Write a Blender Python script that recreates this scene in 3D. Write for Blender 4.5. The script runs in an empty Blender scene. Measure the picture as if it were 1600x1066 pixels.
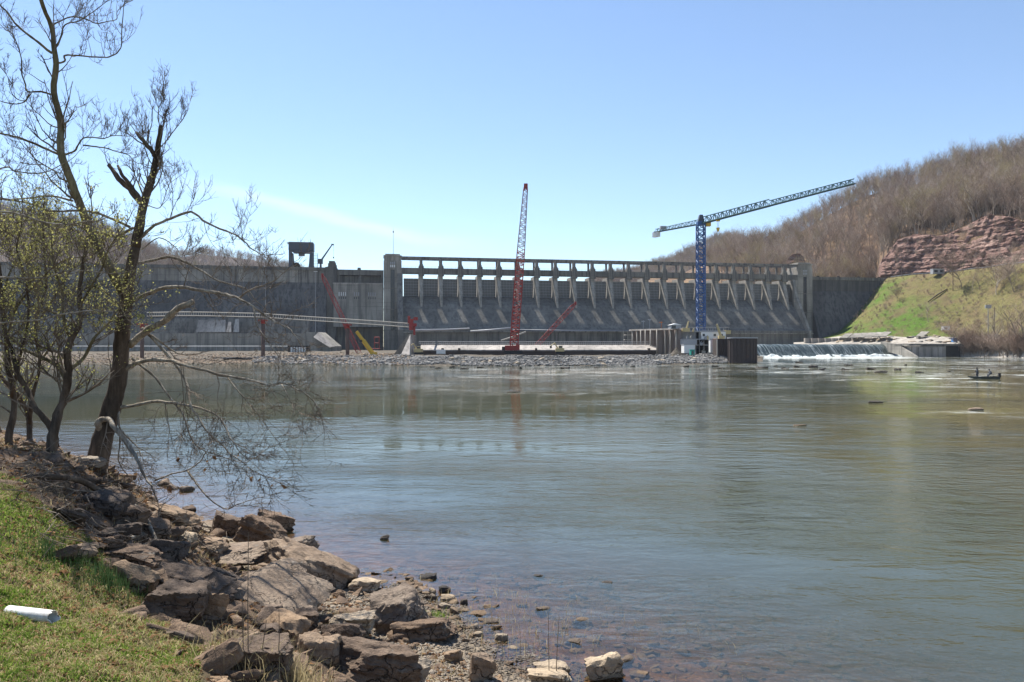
import bpy, bmesh, math, random
import numpy as np
from mathutils import Vector, Matrix, noise as mnoise
R = math.radians
scene = bpy.context.scene
COL = scene.collection

# ------------------------------------------------------------------ camera, sky, sun, exposure
FPX, CX, HY, CH = 1150.0, 800.0, 541.0, 5.0
cam = bpy.data.cameras.new('camera'); camo = bpy.data.objects.new('camera', cam); COL.objects.link(camo)
camo.location = (0, 0, CH); camo.rotation_euler = (R(90), 0, 0)
cam.sensor_width = 36.0; cam.lens = FPX / 1600 * 36.0; cam.shift_y = (HY - 533.0) / 1600.0
cam.clip_start = 0.1; cam.clip_end = 20000
scene.camera = camo
SUN_EL, SUN_AZ = 56.0, 36.0            # azimuth: degrees left of straight ahead
sd = Vector((-math.sin(R(SUN_AZ)) * math.cos(R(SUN_EL)), math.cos(R(SUN_AZ)) * math.cos(R(SUN_EL)), math.sin(R(SUN_EL))))
world = bpy.data.worlds.new('World'); scene.world = world; world.use_nodes = True
wn, wl = world.node_tree.nodes, world.node_tree.links
for n in list(wn): wn.remove(n)
sky = wn.new('ShaderNodeTexSky'); sky.sky_type = 'NISHITA'; sky.sun_disc = False
sky.sun_elevation = R(SUN_EL); sky.sun_rotation = R(-SUN_AZ); sky.altitude = 400
sky.air_density = 1.0; sky.dust_density = 0.05; sky.ozone_density = 2.6
bg = wn.new('ShaderNodeBackground'); bg.inputs['Strength'].default_value = 0.09
wo = wn.new('ShaderNodeOutputWorld')
sun = bpy.data.lights.new('sun', 'SUN'); sun.energy = 5.0; sun.angle = R(0.53); sun.color = (1.0, 0.955, 0.88)
suno = bpy.data.objects.new('sun', sun); COL.objects.link(suno)
suno.rotation_euler = sd.to_track_quat('Z', 'Y').to_euler(); suno.location = (0, 0, 80)
scene.view_settings.view_transform = 'Standard'; scene.view_settings.look = 'None'
scene.view_settings.exposure = 1.03; scene.view_settings.gamma = 1.0
scene.view_settings.use_curve_mapping = False
scene.render.engine = 'CYCLES'

def at(x, y, Y):                       # photo pixel + distance -> world point
    return Vector(((x - CX) / FPX * Y, Y, CH - (y - HY) / FPX * Y))
def xat(x, Y): return (x - CX) / FPX * Y
def zat(y, Y): return CH - (y - HY) / FPX * Y
# thin cirrus wisp in the sky (by direction)
def wnode(t, **k):
    n = wn.new(t)
    for a, b in k.items(): setattr(n, a, b)
    return n
def wmath(op, a, b=None):
    n = wnode('ShaderNodeMath', operation=op)
    for i, v in enumerate((a, b)):
        if v is None: continue
        if isinstance(v, (int, float)): n.inputs[i].default_value = v
        else: wl.new(v, n.inputs[i])
    return n.outputs[0]
tc = wnode('ShaderNodeTexCoord')
d1 = (at(330, 300, 1) - Vector((0, 0, CH))).normalized(); d2 = (at(780, 392, 1) - Vector((0, 0, CH))).normalized()
pn = d1.cross(d2).normalized(); mid = (d1 + d2).normalized(); tang = (d2 - d1).normalized()
def wdot(v):
    n = wnode('ShaderNodeVectorMath', operation='DOT_PRODUCT'); wl.new(tc.outputs['Generated'], n.inputs[0]); n.inputs[1].default_value = v
    return n.outputs['Value']
mp = wnode('ShaderNodeMapping'); mp.inputs['Scale'].default_value = (3.0, 3.0, 9.0); wl.new(tc.outputs['Generated'], mp.inputs[0])
nz = wnode('ShaderNodeTexNoise'); nz.inputs['Scale'].default_value = 2.2; nz.inputs['Detail'].default_value = 6; wl.new(mp.outputs[0], nz.inputs['Vector'])
off = wmath('MULTIPLY', wmath('SUBTRACT', nz.outputs['Fac'], 0.5), 0.035)
dist = wmath('ABSOLUTE', wmath('ADD', wdot(pn), off))
along = wdot(tang)
sm = wnode('ShaderNodeMapRange', interpolation_type='SMOOTHSTEP'); wl.new(dist, sm.inputs[0])
sm.inputs[1].default_value = 0.014; sm.inputs[2].default_value = 0.0
c0 = tang.dot(d1); c1 = tang.dot(d2)
e1 = wnode('ShaderNodeMapRange', interpolation_type='SMOOTHSTEP'); wl.new(along, e1.inputs[0]); e1.inputs[1].default_value = c0 - .12; e1.inputs[2].default_value = c0 + .1
e2 = wnode('ShaderNodeMapRange', interpolation_type='SMOOTHSTEP'); wl.new(along, e2.inputs[0]); e2.inputs[1].default_value = c1 + .02; e2.inputs[2].default_value = c1 - .18
msk = wmath('MULTIPLY', wmath('MULTIPLY', sm.outputs[0], e1.outputs[0]), wmath('MULTIPLY', e2.outputs[0], wmath('MULTIPLY', wmath('GREATER_THAN', wdot(mid), 0.0), 0.26)))
mx = wnode('ShaderNodeMixRGB'); wl.new(msk, mx.inputs[0]); wl.new(sky.outputs[0], mx.inputs[1]); mx.inputs[2].default_value = (7.2, 7.6, 8.0, 1)
wl.new(mx.outputs[0], bg.inputs['Color']); wl.new(bg.outputs[0], wo.inputs['Surface'])

# ------------------------------------------------------------------ numpy noise
rng = np.random.default_rng(7); random.seed(7)
_P = rng.permutation(4096)
_V = rng.random(4096) * 2 - 1
def vnoise(x, y, z=None):
    x = np.asarray(x, float); y = np.asarray(y, float); z = np.zeros_like(x) if z is None else np.asarray(z, float) + 0 * x
    xi, yi, zi = np.floor(x).astype(int), np.floor(y).astype(int), np.floor(z).astype(int)
    fx, fy, fz = x - xi, y - yi, z - zi
    fx, fy, fz = [f * f * (3 - 2 * f) for f in (fx, fy, fz)]
    def h(a, b, c): return _V[_P[(_P[(_P[a & 4095] + b) & 4095] + c) & 4095]]
    r = 0
    for a in (0, 1):
        for b in (0, 1):
            for c in (0, 1):
                r = r + h(xi + a, yi + b, zi + c) * (fx if a else 1 - fx) * (fy if b else 1 - fy) * (fz if c else 1 - fz)
    return r
def fbm(x, y, z=None, o=4):
    r, a = 0, 1.0
    for i in range(o):
        r = r + a * vnoise(x * 2 ** i + 17.3 * i, np.asarray(y) * 2 ** i + 5.1 * i, None if z is None else np.asarray(z) * 2 ** i); a *= .5
    return r
def sstep(a, b, x):
    t = np.clip((np.asarray(x, float) - a) / (b - a), 0, 1); return t * t * (3 - 2 * t)

# ------------------------------------------------------------------ materials
class NT:
    def __init__(s, name):
        s.m = bpy.data.materials.new(name); s.m.use_nodes = True; s.t = s.m.node_tree
        s.n, s.l = s.t.nodes, s.t.links
        for n in list(s.n): s.n.remove(n)
        s.out = s.n.new('ShaderNodeOutputMaterial')
    def node(s, t, **k):
        n = s.n.new(t)
        for a, b in k.items(): setattr(n, a, b)
        return n
    def put(s, sock, v):
        if v is None: return
        if isinstance(v, bpy.types.NodeSocket): s.l.new(v, sock)
        elif isinstance(v, tuple) and len(v) == 3 and sock.type == 'RGBA': sock.default_value = (*v, 1)
        else: sock.default_value = v
    def math(s, op, a, b=None, clamp=False):
        n = s.node('ShaderNodeMath', operation=op); n.use_clamp = clamp; s.put(n.inputs[0], a); s.put(n.inputs[1], b); return n.outputs[0]
    def mix(s, f, a, b, bt='MIX'):
        n = s.node('ShaderNodeMixRGB', blend_type=bt); s.put(n.inputs[0], f); s.put(n.inputs[1], a); s.put(n.inputs[2], b); return n.outputs[0]
    def coord(s, scale=(1, 1, 1), rot=(0, 0, 0), kind='Object'):
        c = s.node('ShaderNodeTexCoord'); m = s.node('ShaderNodeMapping')
        m.inputs['Scale'].default_value = scale; m.inputs['Rotation'].default_value = rot
        if kind == 'World':
            g = s.node('ShaderNodeNewGeometry'); s.l.new(g.outputs['Position'], m.inputs[0])
        else: s.l.new(c.outputs[kind], m.inputs[0])
        return m.outputs[0]
    def noise(s, vec, scale, detail=5, rough=.55, dist=0):
        n = s.node('ShaderNodeTexNoise'); s.put(n.inputs['Vector'], vec); n.inputs['Scale'].default_value = scale
        n.inputs['Detail'].default_value = detail; n.inputs['Roughness'].default_value = rough; n.inputs['Distortion'].default_value = dist
        return n.outputs['Fac']
    def ramp(s, f, stops):
        n = s.node('ShaderNodeValToRGB'); s.put(n.inputs[0], f); e = n.color_ramp.elements
        while len(e) < len(stops): e.new(.5)
        for i, (p, c) in enumerate(stops):
            e[i].position = p; e[i].color = (*c, 1) if isinstance(c, tuple) else (c, c, c, 1)
        return n.outputs[0]
    def rng(s, v, a, b, c=0, d=1):
        n = s.node('ShaderNodeMapRange'); s.put(n.inputs[0], v)
        for i, q in enumerate((a, b, c, d)): n.inputs[i + 1].default_value = q
        return n.outputs[0]
    def bump(s, h, strength=.5, dist=.1, normal=None):
        n = s.node('ShaderNodeBump'); n.inputs['Strength'].default_value = strength; n.inputs['Distance'].default_value = dist
        s.put(n.inputs['Height'], h)
        if normal: s.l.new(normal, n.inputs['Normal'])
        return n.outputs[0]
    def rnd(s): return s.node('ShaderNodeObjectInfo').outputs['Random']
    def sep(s, vec):
        n = s.node('ShaderNodeSeparateXYZ'); s.l.new(vec, n.inputs[0]); return n.outputs
    def pbr(s, col, rough=.8, normal=None, metal=0, spec=None, **k):
        p = s.node('ShaderNodeBsdfPrincipled'); s.put(p.inputs['Base Color'], col); s.put(p.inputs['Roughness'], rough)
        s.put(p.inputs['Normal'], normal); p.inputs['Metallic'].default_value = metal
        if spec is not None: p.inputs['Specular IOR Level'].default_value = spec
        s.l.new(p.outputs[0], s.out.inputs['Surface']); return p

def concrete(name, col, stain=.5, lifts=1.6, dark=(.05, .05, .052), kind='Object', streak=1.0):
    t = NT(name); v = t.coord(kind=kind)
    big = t.noise(v, .06, 6, .6); fine = t.noise(v, 1.4, 6, .65)
    vs = t.noise(t.coord((.55 * streak, .55 * streak, .03), kind=kind), 1.0, 6, .7)
    c = t.mix(t.rng(big, .36, .64), tuple(k * .68 for k in col), tuple(min(1, k * 1.25) for k in col))
    c = t.mix(t.rng(fine, .3, .75, 0, .28), c, tuple(k * .6 for k in col))
    c = t.mix(t.math('MULTIPLY', t.rng(vs, .47, .60), stain), c, dark)
    wvs = t.noise(t.coord((.8, .8, .04), (0, 0, .3), kind=kind), 1.3, 5, .7)
    c = t.mix(t.math('MULTIPLY', t.rng(wvs, .60, .74), .35 * stain), c, tuple(min(1, k * 1.7) for k in col))
    h = fine
    if lifts:
        z = t.sep(v)[2]; fr = t.math('FRACT', t.math('DIVIDE', z, lifts))
        ln = t.math('LESS_THAN', t.math('ABSOLUTE', t.math('SUBTRACT', fr, .5)), .07)
        brk = t.noise(t.coord((.05, .05, 1.5), kind=kind), 1.0, 3)
        ln = t.math('MULTIPLY', ln, t.rng(brk, .45, .62, .0, .35))
        c = t.mix(ln, c, dark); h = t.math('SUBTRACT', fine, ln)
    t.pbr(c, .92, t.bump(h, .25, .05), spec=.2)
    return t.m
def paint(name, col, rough=.45, wear=.25, rust=(.16, .07, .035), metal=0, scale=.8):
    t = NT(name); v = t.coord(); n = t.noise(v, scale, 7, .7); n2 = t.noise(v, scale * 6, 5, .6)
    c = t.mix(t.rng(n2, .3, .7, 0, .35), col, tuple(k * .6 for k in col))
    c = t.mix(t.math('MULTIPLY', t.rng(n, .55, .7), wear), c, rust)
    t.pbr(c, t.rng(n2, .3, .7, rough, min(1, rough + .3)), t.bump(n2, .15, .02), metal=metal)
    return t.m
def rockmat(name, cols, dark, scale=1.0, sat=1.0, bump=.8):
    t = NT(name); v = t.coord(kind='Object'); r = t.rnd()
    a = t.noise(v, 1.3 * scale, 8, .65, .3); b = t.noise(v, 7 * scale, 8, .7); c_ = t.noise(t.coord((.8, .8, 7)), 1.6 * scale, 6, .65, .6)
    c = t.ramp(t.math('ADD', t.math('MULTIPLY', a, .6), t.math('MULTIPLY', c_, .4)), [(.32, cols[0]), (.5, cols[1]), (.68, cols[2])])
    c = t.mix(t.rng(b, .45, .7, 0, .6), c, dark)
    lich = t.noise(v, 3.3 * scale, 8, .75)
    c = t.mix(t.rng(lich, .60, .68, 0, .45), c, (.36, .34, .29))
    vo = t.node('ShaderNodeTexVoronoi', feature='DISTANCE_TO_EDGE'); vo.inputs['Scale'].default_value = 1.5 * scale
    wv = t.node('ShaderNodeVectorMath', operation='ADD'); nv_ = t.node('ShaderNodeTexNoise'); nv_.inputs['Scale'].default_value = 2.5 * scale; nv_.inputs['Detail'].default_value = 5; t.l.new(t.coord((1, 1, 1.8)), wv.inputs[0]); t.l.new(v, nv_.inputs['Vector']); t.l.new(nv_.outputs['Color'], wv.inputs[1]); t.l.new(wv.outputs[0], vo.inputs['Vector'])
    crk = t.rng(vo.outputs['Distance'], .0, .022, 1, 0); crk = t.math('MULTIPLY', crk, t.rng(t.noise(v, 1.1 * scale, 3), .45, .55), True); c = t.mix(t.math('MULTIPLY', crk, .85), c, tuple(k * .5 for k in dark))
    if name != 'wet_rock':
        wz = t.sep(t.coord(kind='World'))[2]; c = t.mix(t.rng(t.math('ADD', wz, t.math('MULTIPLY', a, .12)), .10, .17, .6, 0), c, tuple(k * .7 for k in dark))
    hs = t.node('ShaderNodeHueSaturation'); t.put(hs.inputs['Color'], c); t.put(hs.inputs['Value'], t.rng(r, 0, 1, .75, 1.2)); t.put(hs.inputs['Saturation'], t.rng(r, 0, 1, .75, 1.1))
    hgt = t.math('ADD', t.math('SUBTRACT', t.math('MULTIPLY', c_, .9), crk), t.math('ADD', b, t.math('MULTIPLY', t.noise(v, 28 * scale, 4, .7), .35)))
    t.pbr(hs.outputs[0], .9, t.bump(hgt, bump, .07), spec=.25)
    return t.m

M = {}
M['conc'] = concrete('weathered_concrete', (.215, .20, .175), .7)
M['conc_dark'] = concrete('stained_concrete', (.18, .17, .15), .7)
M['conc_wall'] = concrete('dark_wall_concrete', (.125, .12, .115), .8)  # darker base than the tower concrete, for contrast; stain streaks on top
M['conc_spill'] = concrete('spillway_concrete', (.20, .188, .165), .5, 1.6, (.055, .054, .053))
M['conc_tower'] = concrete('tower_concrete', (.33, .305, .265), .55, 2.4, (.10, .095, .085))
M['conc_light'] = concrete('pale_concrete', (.29, .27, .235), .5, 2.4)
M['conc_new'] = concrete('new_concrete', (.38, .345, .31), .4, 0)
M['gate'] = paint('gate_grey', (.16, .165, .17), .5, .5)
M['gate_rib'] = paint('gate_rib_grey', (.36, .365, .36), .5, .3)
M['red'] = paint('crane_red', (.30, .035, .03), .6, .35)
M['redgrey'] = paint('boom_red_against_sky', (.21, .14, .17), .4, .15)  # red boom greyed in colour to imitate bright sky behind the lattice
M['blue'] = paint('crane_blue', (.025, .09, .25), .4, .15)
M['teal'] = paint('jib_green', (.03, .095, .105), .8, .1)
M['slate'] = paint('gantry_slate', (.055, .07, .10), .45, .1)
M['yellow'] = paint('machine_yellow', (.62, .38, .03), .4, .15)
M['tan'] = paint('machine_tan', (.50, .40, .20), .5, .3)
M['white'] = paint('white_panel', (.72, .72, .70), .5, .12)
M['greyp'] = paint('grey_panel', (.33, .34, .35), .5, .15)
M['steel'] = paint('dull_steel', (.34, .34, .35), .45, .3, metal=.3)
M['rust'] = paint('rusty_sheet_steel', (.05, .036, .032), .7, .6, (.10, .05, .03))
M['rustpile'] = paint('rusty_pile', (.12, .075, .06), .75, .6, (.2, .09, .05))
M['pipepale'] = paint('pale_pile', (.38, .35, .30), .6, .3)
M['orange'] = paint('orange_box', (.5, .14, .03), .5, .3)
M['greenbox'] = paint('green_booth', (.02, .30, .22), .5, .05)
M['bluebox'] = paint('blue_booth', (.06, .22, .5), .5, .05)
M['cell'] = paint('weathered_cell_steel', (.20, .165, .145), .6, .6)
M['dark'] = paint('dark_rubber', (.02, .02, .022), .8, .1)
M['glass_and_shade'] = paint('dark_window_and_shade', (.03, .035, .04), .15, 0)  # window glass; also the dark colour painted in for shade inside openings
M['rope'] = paint('pale_float', (.62, .5, .33), .7, .2)
M['brown_rock'] = rockmat('brown_sandstone', ((.15, .10, .062), (.29, .205, .135), (.41, .315, .215)), (.06, .042, .03))
M['dark_rock'] = rockmat('dark_sandstone', ((.08, .055, .04), (.16, .11, .075), (.27, .20, .14)), (.03, .023, .019))
M['pale_rock'] = rockmat('pale_sandstone', ((.27, .21, .15), (.39, .31, .22), (.50, .42, .32)), (.14, .11, .08))
M['grey_rock'] = rockmat('grey_riprap', ((.12, .115, .11), (.22, .21, .195), (.37, .355, .33)), (.06, .06, .06), .5)
M['wet_rock'] = rockmat('wet_rock', ((.035, .03, .026), (.06, .05, .042), (.10, .085, .07)), (.02, .018, .016), .7)

# cliff: red strata
t = NT('red_strata'); v = t.coord(kind='World')
st = t.noise(t.coord((.03, .03, .55), (0.05, .03, 0), kind='World'), 1.0, 8, .7, .4)
bl = t.noise(v, .35, 8, .7)
c = t.ramp(st, [(.3, (.07, .042, .038)), (.45, (.18, .105, .088)), (.55, (.27, .17, .14)), (.7, (.36, .26, .215))])
c = t.mix(t.rng(bl, .44, .66, 0, .9), c, (.10, .062, .05)); c = t.mix(t.rng(t.noise(t.coord((.5, .5, .06), kind='World'), 1, 7, .7), .5, .66, 0, .7), c, (.07, .045, .038)); c = t.mix(t.rng(t.noise(v, .12, 6, .7), .58, .7, 0, .6), c, (.12, .10, .06))
t.pbr(c, .95, t.bump(t.math('ADD', st, bl), 1, .6), spec=.1); M['cliff'] = t.m
# forest floor
t = NT('leaf_litter'); v = t.coord(kind='World')
c = t.ramp(t.noise(v, .05, 9, .7), [(.3, (.085, .055, .038)), (.5, (.17, .11, .07)), (.7, (.24, .17, .09))])
c = t.mix(t.rng(t.noise(v, .3, 6, .7), .5, .7, 0, .7), c, (.09, .065, .05))
t.pbr(c, .95, t.bump(t.noise(v, .8, 6, .7), .8, .5), spec=.1); M['litter'] = t.m
t = NT('far_litter'); v = t.coord(kind='World')
c = t.ramp(t.noise(v, .03, 9, .7), [(.3, (.09, .075, .07)), (.5, (.15, .12, .11)), (.7, (.20, .17, .15))]); t.pbr(c, .95, spec=.1); M['far_litter'] = t.m
# grass slope
t = NT('slope_grass'); v = t.coord(kind='World')
g = t.noise(v, .028, 6, .6)
gx = t.sep(v)[0]
c = t.mix(t.rng(t.math('ADD', g, t.rng(gx, 210, 265, .22, -.12)), .48, .66), (.17, .15, .06), (.09, .16, .025))
c = t.mix(t.rng(t.noise(v, .09, 7, .7), .46, .62, 0, .85), c, (.16, .115, .065)); c = t.mix(t.rng(t.noise(v, .22, 8, .75), .52, .64, 0, .8), c, (.08, .06, .035))
c = t.mix(t.rng(t.noise(v, .6, 6, .7), .45, .7, 0, .5), c, (.07, .075, .025))
t.pbr(c, .95, t.bump(t.noise(v, .8, 7, .75), 1, .8), spec=.1); M['slope'] = t.m
# gravel / earth
t = NT('gravel_bar'); v = t.coord(kind='World')
c = t.ramp(t.noise(v, .8, 8, .75), [(.3, (.05, .043, .037)), (.5, (.10, .086, .068)), (.7, (.19, .165, .135))])
t.pbr(c, .95, t.bump(t.noise(v, 2.5, 6, .7), .9, .3), spec=.1); M['gravel'] = t.m
t = NT('pale_gravel'); v = t.coord(kind='World')
c = t.ramp(t.noise(v, .5, 8, .75), [(.3, (.16, .14, .12)), (.5, (.34, .31, .27)), (.7, (.50, .46, .41))]); t.pbr(c, .95, t.bump(t.noise(v, 1.2, 6, .7), 1, .5), spec=.1); M['pale_gravel'] = t.m
t = NT('asphalt'); v = t.coord(kind='World'); c = t.mix(t.noise(v, 1.2, 6), (.04, .04, .042), (.075, .073, .07)); t.pbr(c, .9); M['asphalt'] = t.m
# near bank
t = NT('bank_soil'); v = t.coord(kind='World'); z = t.sep(v)[2]
n1 = t.noise(v, .9, 8, .7); n2 = t.noise(v, 7, 8, .75); n3 = t.noise(v, 26, 5, .7)
grs = t.mix(t.rng(n2, .35, .62), (.16, .115, .065), (.075, .10, .025))
grs = t.mix(t.rng(n1, .52, .66, 0, .9), grs, (.14, .085, .052))
soil = t.mix(n2, (.055, .038, .028), (.17, .115, .075))
peb = t.mix(n3, (.17, .13, .09), (.40, .33, .24))
vor = t.node('ShaderNodeTexVoronoi'); vor.inputs['Scale'].default_value = 16; t.l.new(v, vor.inputs['Vector'])
peb = t.mix(t.rng(vor.outputs['Distance'], .25, .6, 0, .55), peb, (.07, .055, .04))
c = t.mix(t.rng(t.math('ADD', z, t.math('MULTIPLY', n1, .5)), .75, 1.05), peb, soil)
tf = t.node('ShaderNodeAttribute', attribute_name='turf').outputs['Fac']; c = t.mix(t.rng(t.math('ADD', tf, t.math('MULTIPLY', n2, .5)), .45, 1.05), c, grs)
bed = t.mix(t.rng(t.noise(v, 3, 7, .7), .4, .62), (.08, .038, .022), (.24, .13, .075))
bed = t.mix(t.rng(vor.outputs['Distance'], .2, .6, 0, .5), bed, (.045, .028, .02))
c = t.mix(t.rng(z, -.02, .03), bed, c)
t.pbr(c, .93, t.bump(t.math('ADD', n2, t.math('MULTIPLY', n3, .5)), .9, .05), spec=.2); M['soil'] = t.m
# water
def water_mat():
    t = NT('river_water'); v = t.coord(kind='World'); sx = t.sep(v)
    w1 = t.noise(t.coord((.55, 1.0, 1), (0, 0, .12), 'World'), .55, 5, .55, .5)
    w2 = t.noise(t.coord((.6, 1.0, 1), (0, 0, -.25), 'World'), 2.6, 5, .6, .3)
    w3 = t.noise(t.coord((.16, 1.0, 1), (0, 0, .03), 'World'), .09, 4, .5, .8)
    calm = t.rng(t.noise(t.coord((.45, 1, 1), (0, 0, .35), 'World'), .03, 4, .5, .5), .42, .58, .22, 1.6)
    h = t.math('ADD', t.math('MULTIPLY', w1, .10), t.math('ADD', t.math('MULTIPLY', w2, .034), t.math('MULTIPLY', w3, .08)))
    w5 = t.noise(t.coord((.42, 1, 1), (0, 0, .22), 'World'), 1.25, 4, .5, .8)
    calm = t.math('MULTIPLY', calm, t.rng(t.noise(t.coord((.5, 1, 1), (0, 0, -.5), 'World'), .11, 6, .65, 1.2), .40, .60, .45, 1.3))
    ch = t.node('ShaderNodeAttribute', attribute_name='chop').outputs['Fac']; w4 = t.noise(t.coord((.7, 1.0, 1), (0, 0, .3), 'World'), 7.5, 4, .6)
    h = t.math('ADD', t.math('ADD', t.math('MULTIPLY', w1, .03), t.math('MULTIPLY', w3, .05)), t.math('MULTIPLY', ch, t.math('ADD', t.math('ADD', t.math('ADD', t.math('MULTIPLY', w1, .17), t.math('MULTIPLY', w5, .15)), t.math('MULTIPLY', w2, .05)), t.math('MULTIPLY', w4, .022))))
    nrm = t.node('ShaderNodeBump'); nrm.inputs['Distance'].default_value = 1.0; t.put(nrm.inputs['Height'], h); t.put(nrm.inputs['Strength'], calm)
    at_ = t.node('ShaderNodeAttribute', attribute_name='depth'); dep = at_.outputs['Fac']
    fo = t.node('ShaderNodeAttribute', attribute_name='foam').outputs['Fac']
    # murky body
    col = t.mix(t.rng(t.noise(v, .02, 4, .5), .38, .62), (.046, .053, .027), (.082, .076, .030))
    fn = t.noise(t.coord((.10, .55, 1), (0, 0, .05), 'World'), 1.0, 7, .72, .6)
    fq = t.noise(t.coord((.10, .16, 1), (0, 0, .05), 'World'), 1.0, 7, .75, .8)
    fm = t.math('MULTIPLY', t.math('MAXIMUM', t.rng(fn, .54, .68), t.rng(fq, .52, .62)), fo, True)
    fn2 = t.noise(t.coord((.045, .06, 1), (0, 0, .04), 'World'), 1.0, 5, .6, .4)
    fm = t.math('MULTIPLY', fm, t.rng(fn2, .42, .58), True)
    fm = t.math('MAXIMUM', fm, t.math('MULTIPLY', t.rng(fo, 1.02, 1.5), t.rng(fn, .25, .5, .35, 1)), True)
    body = t.node('ShaderNodeBsdfDiffuse'); t.put(body.inputs['Color'], col)
    tr = t.node('ShaderNodeBsdfTransparent'); t.put(tr.inputs['Color'], (.86, .82, .70))
    vis = t.math('POWER', 2.718, t.math('MULTIPLY', dep, -1.8))
    under = t.node('ShaderNodeMixShader'); t.l.new(vis, under.inputs[0]); t.l.new(body.outputs[0], under.inputs[1]); t.l.new(tr.outputs[0], under.inputs[2])
    gl = t.node('ShaderNodeBsdfGlossy'); gl.inputs['Roughness'].default_value = .035; t.l.new(nrm.outputs[0], gl.inputs['Normal']); t.put(gl.inputs['Color'], (.97, .97, .97))
    fr = t.node('ShaderNodeFresnel'); fr.inputs['IOR'].default_value = 1.5; t.l.new(nrm.outputs[0], fr.inputs['Normal'])
    ms = t.node('ShaderNodeMixShader'); t.l.new(fr.outputs[0], ms.inputs[0]); t.l.new(under.outputs[0], ms.inputs[1]); t.l.new(gl.outputs[0], ms.inputs[2])
    foam = t.node('ShaderNodeBsdfDiffuse'); t.put(foam.inputs['Color'], (.50, .52, .50))
    m2 = t.node('ShaderNodeMixShader'); t.l.new(fm, m2.inputs[0]); t.l.new(ms.outputs[0], m2.inputs[1]); t.l.new(foam.outputs[0], m2.inputs[2])
    t.l.new(m2.outputs[0], t.out.inputs['Surface']); return t.m
M['water'] = water_mat()
t = NT('falling_water'); v = t.coord((.9, .10, .16)); a = t.noise(v, 1.3, 7, .75, .9); b = t.noise(t.coord((.25, .02, .05)), 1, 4, .6)
f = t.math('MULTIPLY', t.rng(a, .47, .72), t.rng(b, .38, .62, .1, 1))
c = t.mix(f, (.035, .05, .045), (.62, .66, .64)); t.pbr(c, .25, t.bump(a, .6, .3)); M['fall'] = t.m
t = NT('white_foam'); v = t.coord(kind='World'); c = t.mix(t.noise(v, .9, 6, .7), (.28, .33, .33), (.74, .77, .76)); t.pbr(c, .7, t.bump(t.noise(v, 1.6, 5), 1, .4)); M['foam'] = t.m
def barkmat(name, c0, c1, c2, sc=3):
    t = NT(name); v = t.coord((1, 1, .3)); n = t.noise(v, sc, 7, .7); n2 = t.noise(t.coord((1, 1, .15)), sc * 4, 6, .7)
    c = t.ramp(n, [(.36, c0), (.52, c1), (.68, c2)]); c = t.mix(t.rng(n2, .45, .7, 0, .7), c, tuple(k * .45 for k in c0))
    t.pbr(c, .9, t.bump(t.math('ADD', n2, n), .9, .03), spec=.15); return t.m
M['bark_dark'] = barkmat('dark_bark', (.05, .038, .028), (.11, .082, .06), (.20, .155, .115))
M['bark_pale'] = barkmat('sycamore_bark', (.15, .12, .09), (.31, .265, .205), (.52, .47, .39), 6)
M['bark_olive'] = barkmat('olive_bark', (.08, .066, .036), (.17, .14, .08), (.30, .26, .16), 4)
M['twig'] = barkmat('twig_brown', (.10, .075, .055), (.20, .16, .12), (.34, .28, .22), 2)
def instmat(name, stops, rough=.9):
    t = NT(name); r = t.rnd(); v = t.coord(kind='World'); n = t.noise(v, .02, 3, .5)
    c = t.ramp(t.math('ADD', t.math('MULTIPLY', r, .6), t.math('MULTIPLY', n, .4)), stops); t.pbr(c, rough, spec=.1); return t.m
M['wood_trunk'] = instmat('forest_trunk', [(.2, (.15, .115, .09)), (.5, (.27, .215, .17)), (.8, (.44, .37, .30))])
M['wood_twig'] = instmat('forest_twigs', [(.2, (.20, .135, .10)), (.5, (.31, .225, .175)), (.8, (.42, .33, .255))])
M['wood_olive'] = instmat('forest_twigs_olive', [(.2, (.22, .17, .08)), (.5, (.33, .27, .13)), (.8, (.40, .33, .18))])
M['wood_pale'] = instmat('forest_twigs_pale', [(.2, (.28, .23, .19)), (.5, (.38, .33, .28)), (.8, (.50, .44, .38))])
def leafmat(name, a, b):
    t = NT(name); g = t.node('ShaderNodeNewGeometry'); c = t.mix(g.outputs['Random Per Island'], a, b)
    d = t.node('ShaderNodeBsdfDiffuse'); t.put(d.inputs[0], c); tl = t.node('ShaderNodeBsdfTranslucent'); t.put(tl.inputs[0], c)
    m = t.node('ShaderNodeMixShader'); m.inputs[0].default_value = .45; t.l.new(d.outputs[0], m.inputs[1]); t.l.new(tl.outputs[0], m.inputs[2]); t.l.new(m.outputs[0], t.out.inputs[0]); return t.m
M['bud'] = leafmat('yellow_green_buds', (.32, .32, .09), (.52, .49, .19))
M['grass'] = leafmat('green_grass', (.08, .17, .02), (.27, .34, .07))
M['straw'] = leafmat('dry_grass', (.22, .17, .085), (.50, .42, .24))
M['dead_leaf'] = leafmat('dead_leaves', (.10, .05, .028), (.28, .17, .09))
M['dgreen'] = leafmat('dark_green_tuft', (.03, .065, .025), (.08, .13, .05))
t = NT('white_plastic'); v = t.coord(); c = t.mix(t.rng(t.noise(v, 7, 8, .75), .46, .66, 0, .7), (.78, .78, .75), (.38, .33, .26)); t.pbr(c, .4); M['plastic'] = t.m
M['skin'] = paint('skin', (.45, .27, .2), .6, 0); M['jacket'] = paint('dark_jacket', (.03, .035, .045), .9, 0); M['jacket2'] = paint('grey_jacket', (.09, .10, .115), .9, 0)
M['hull'] = paint('dark_hull', (.045, .055, .05), .4, .1)

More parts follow.
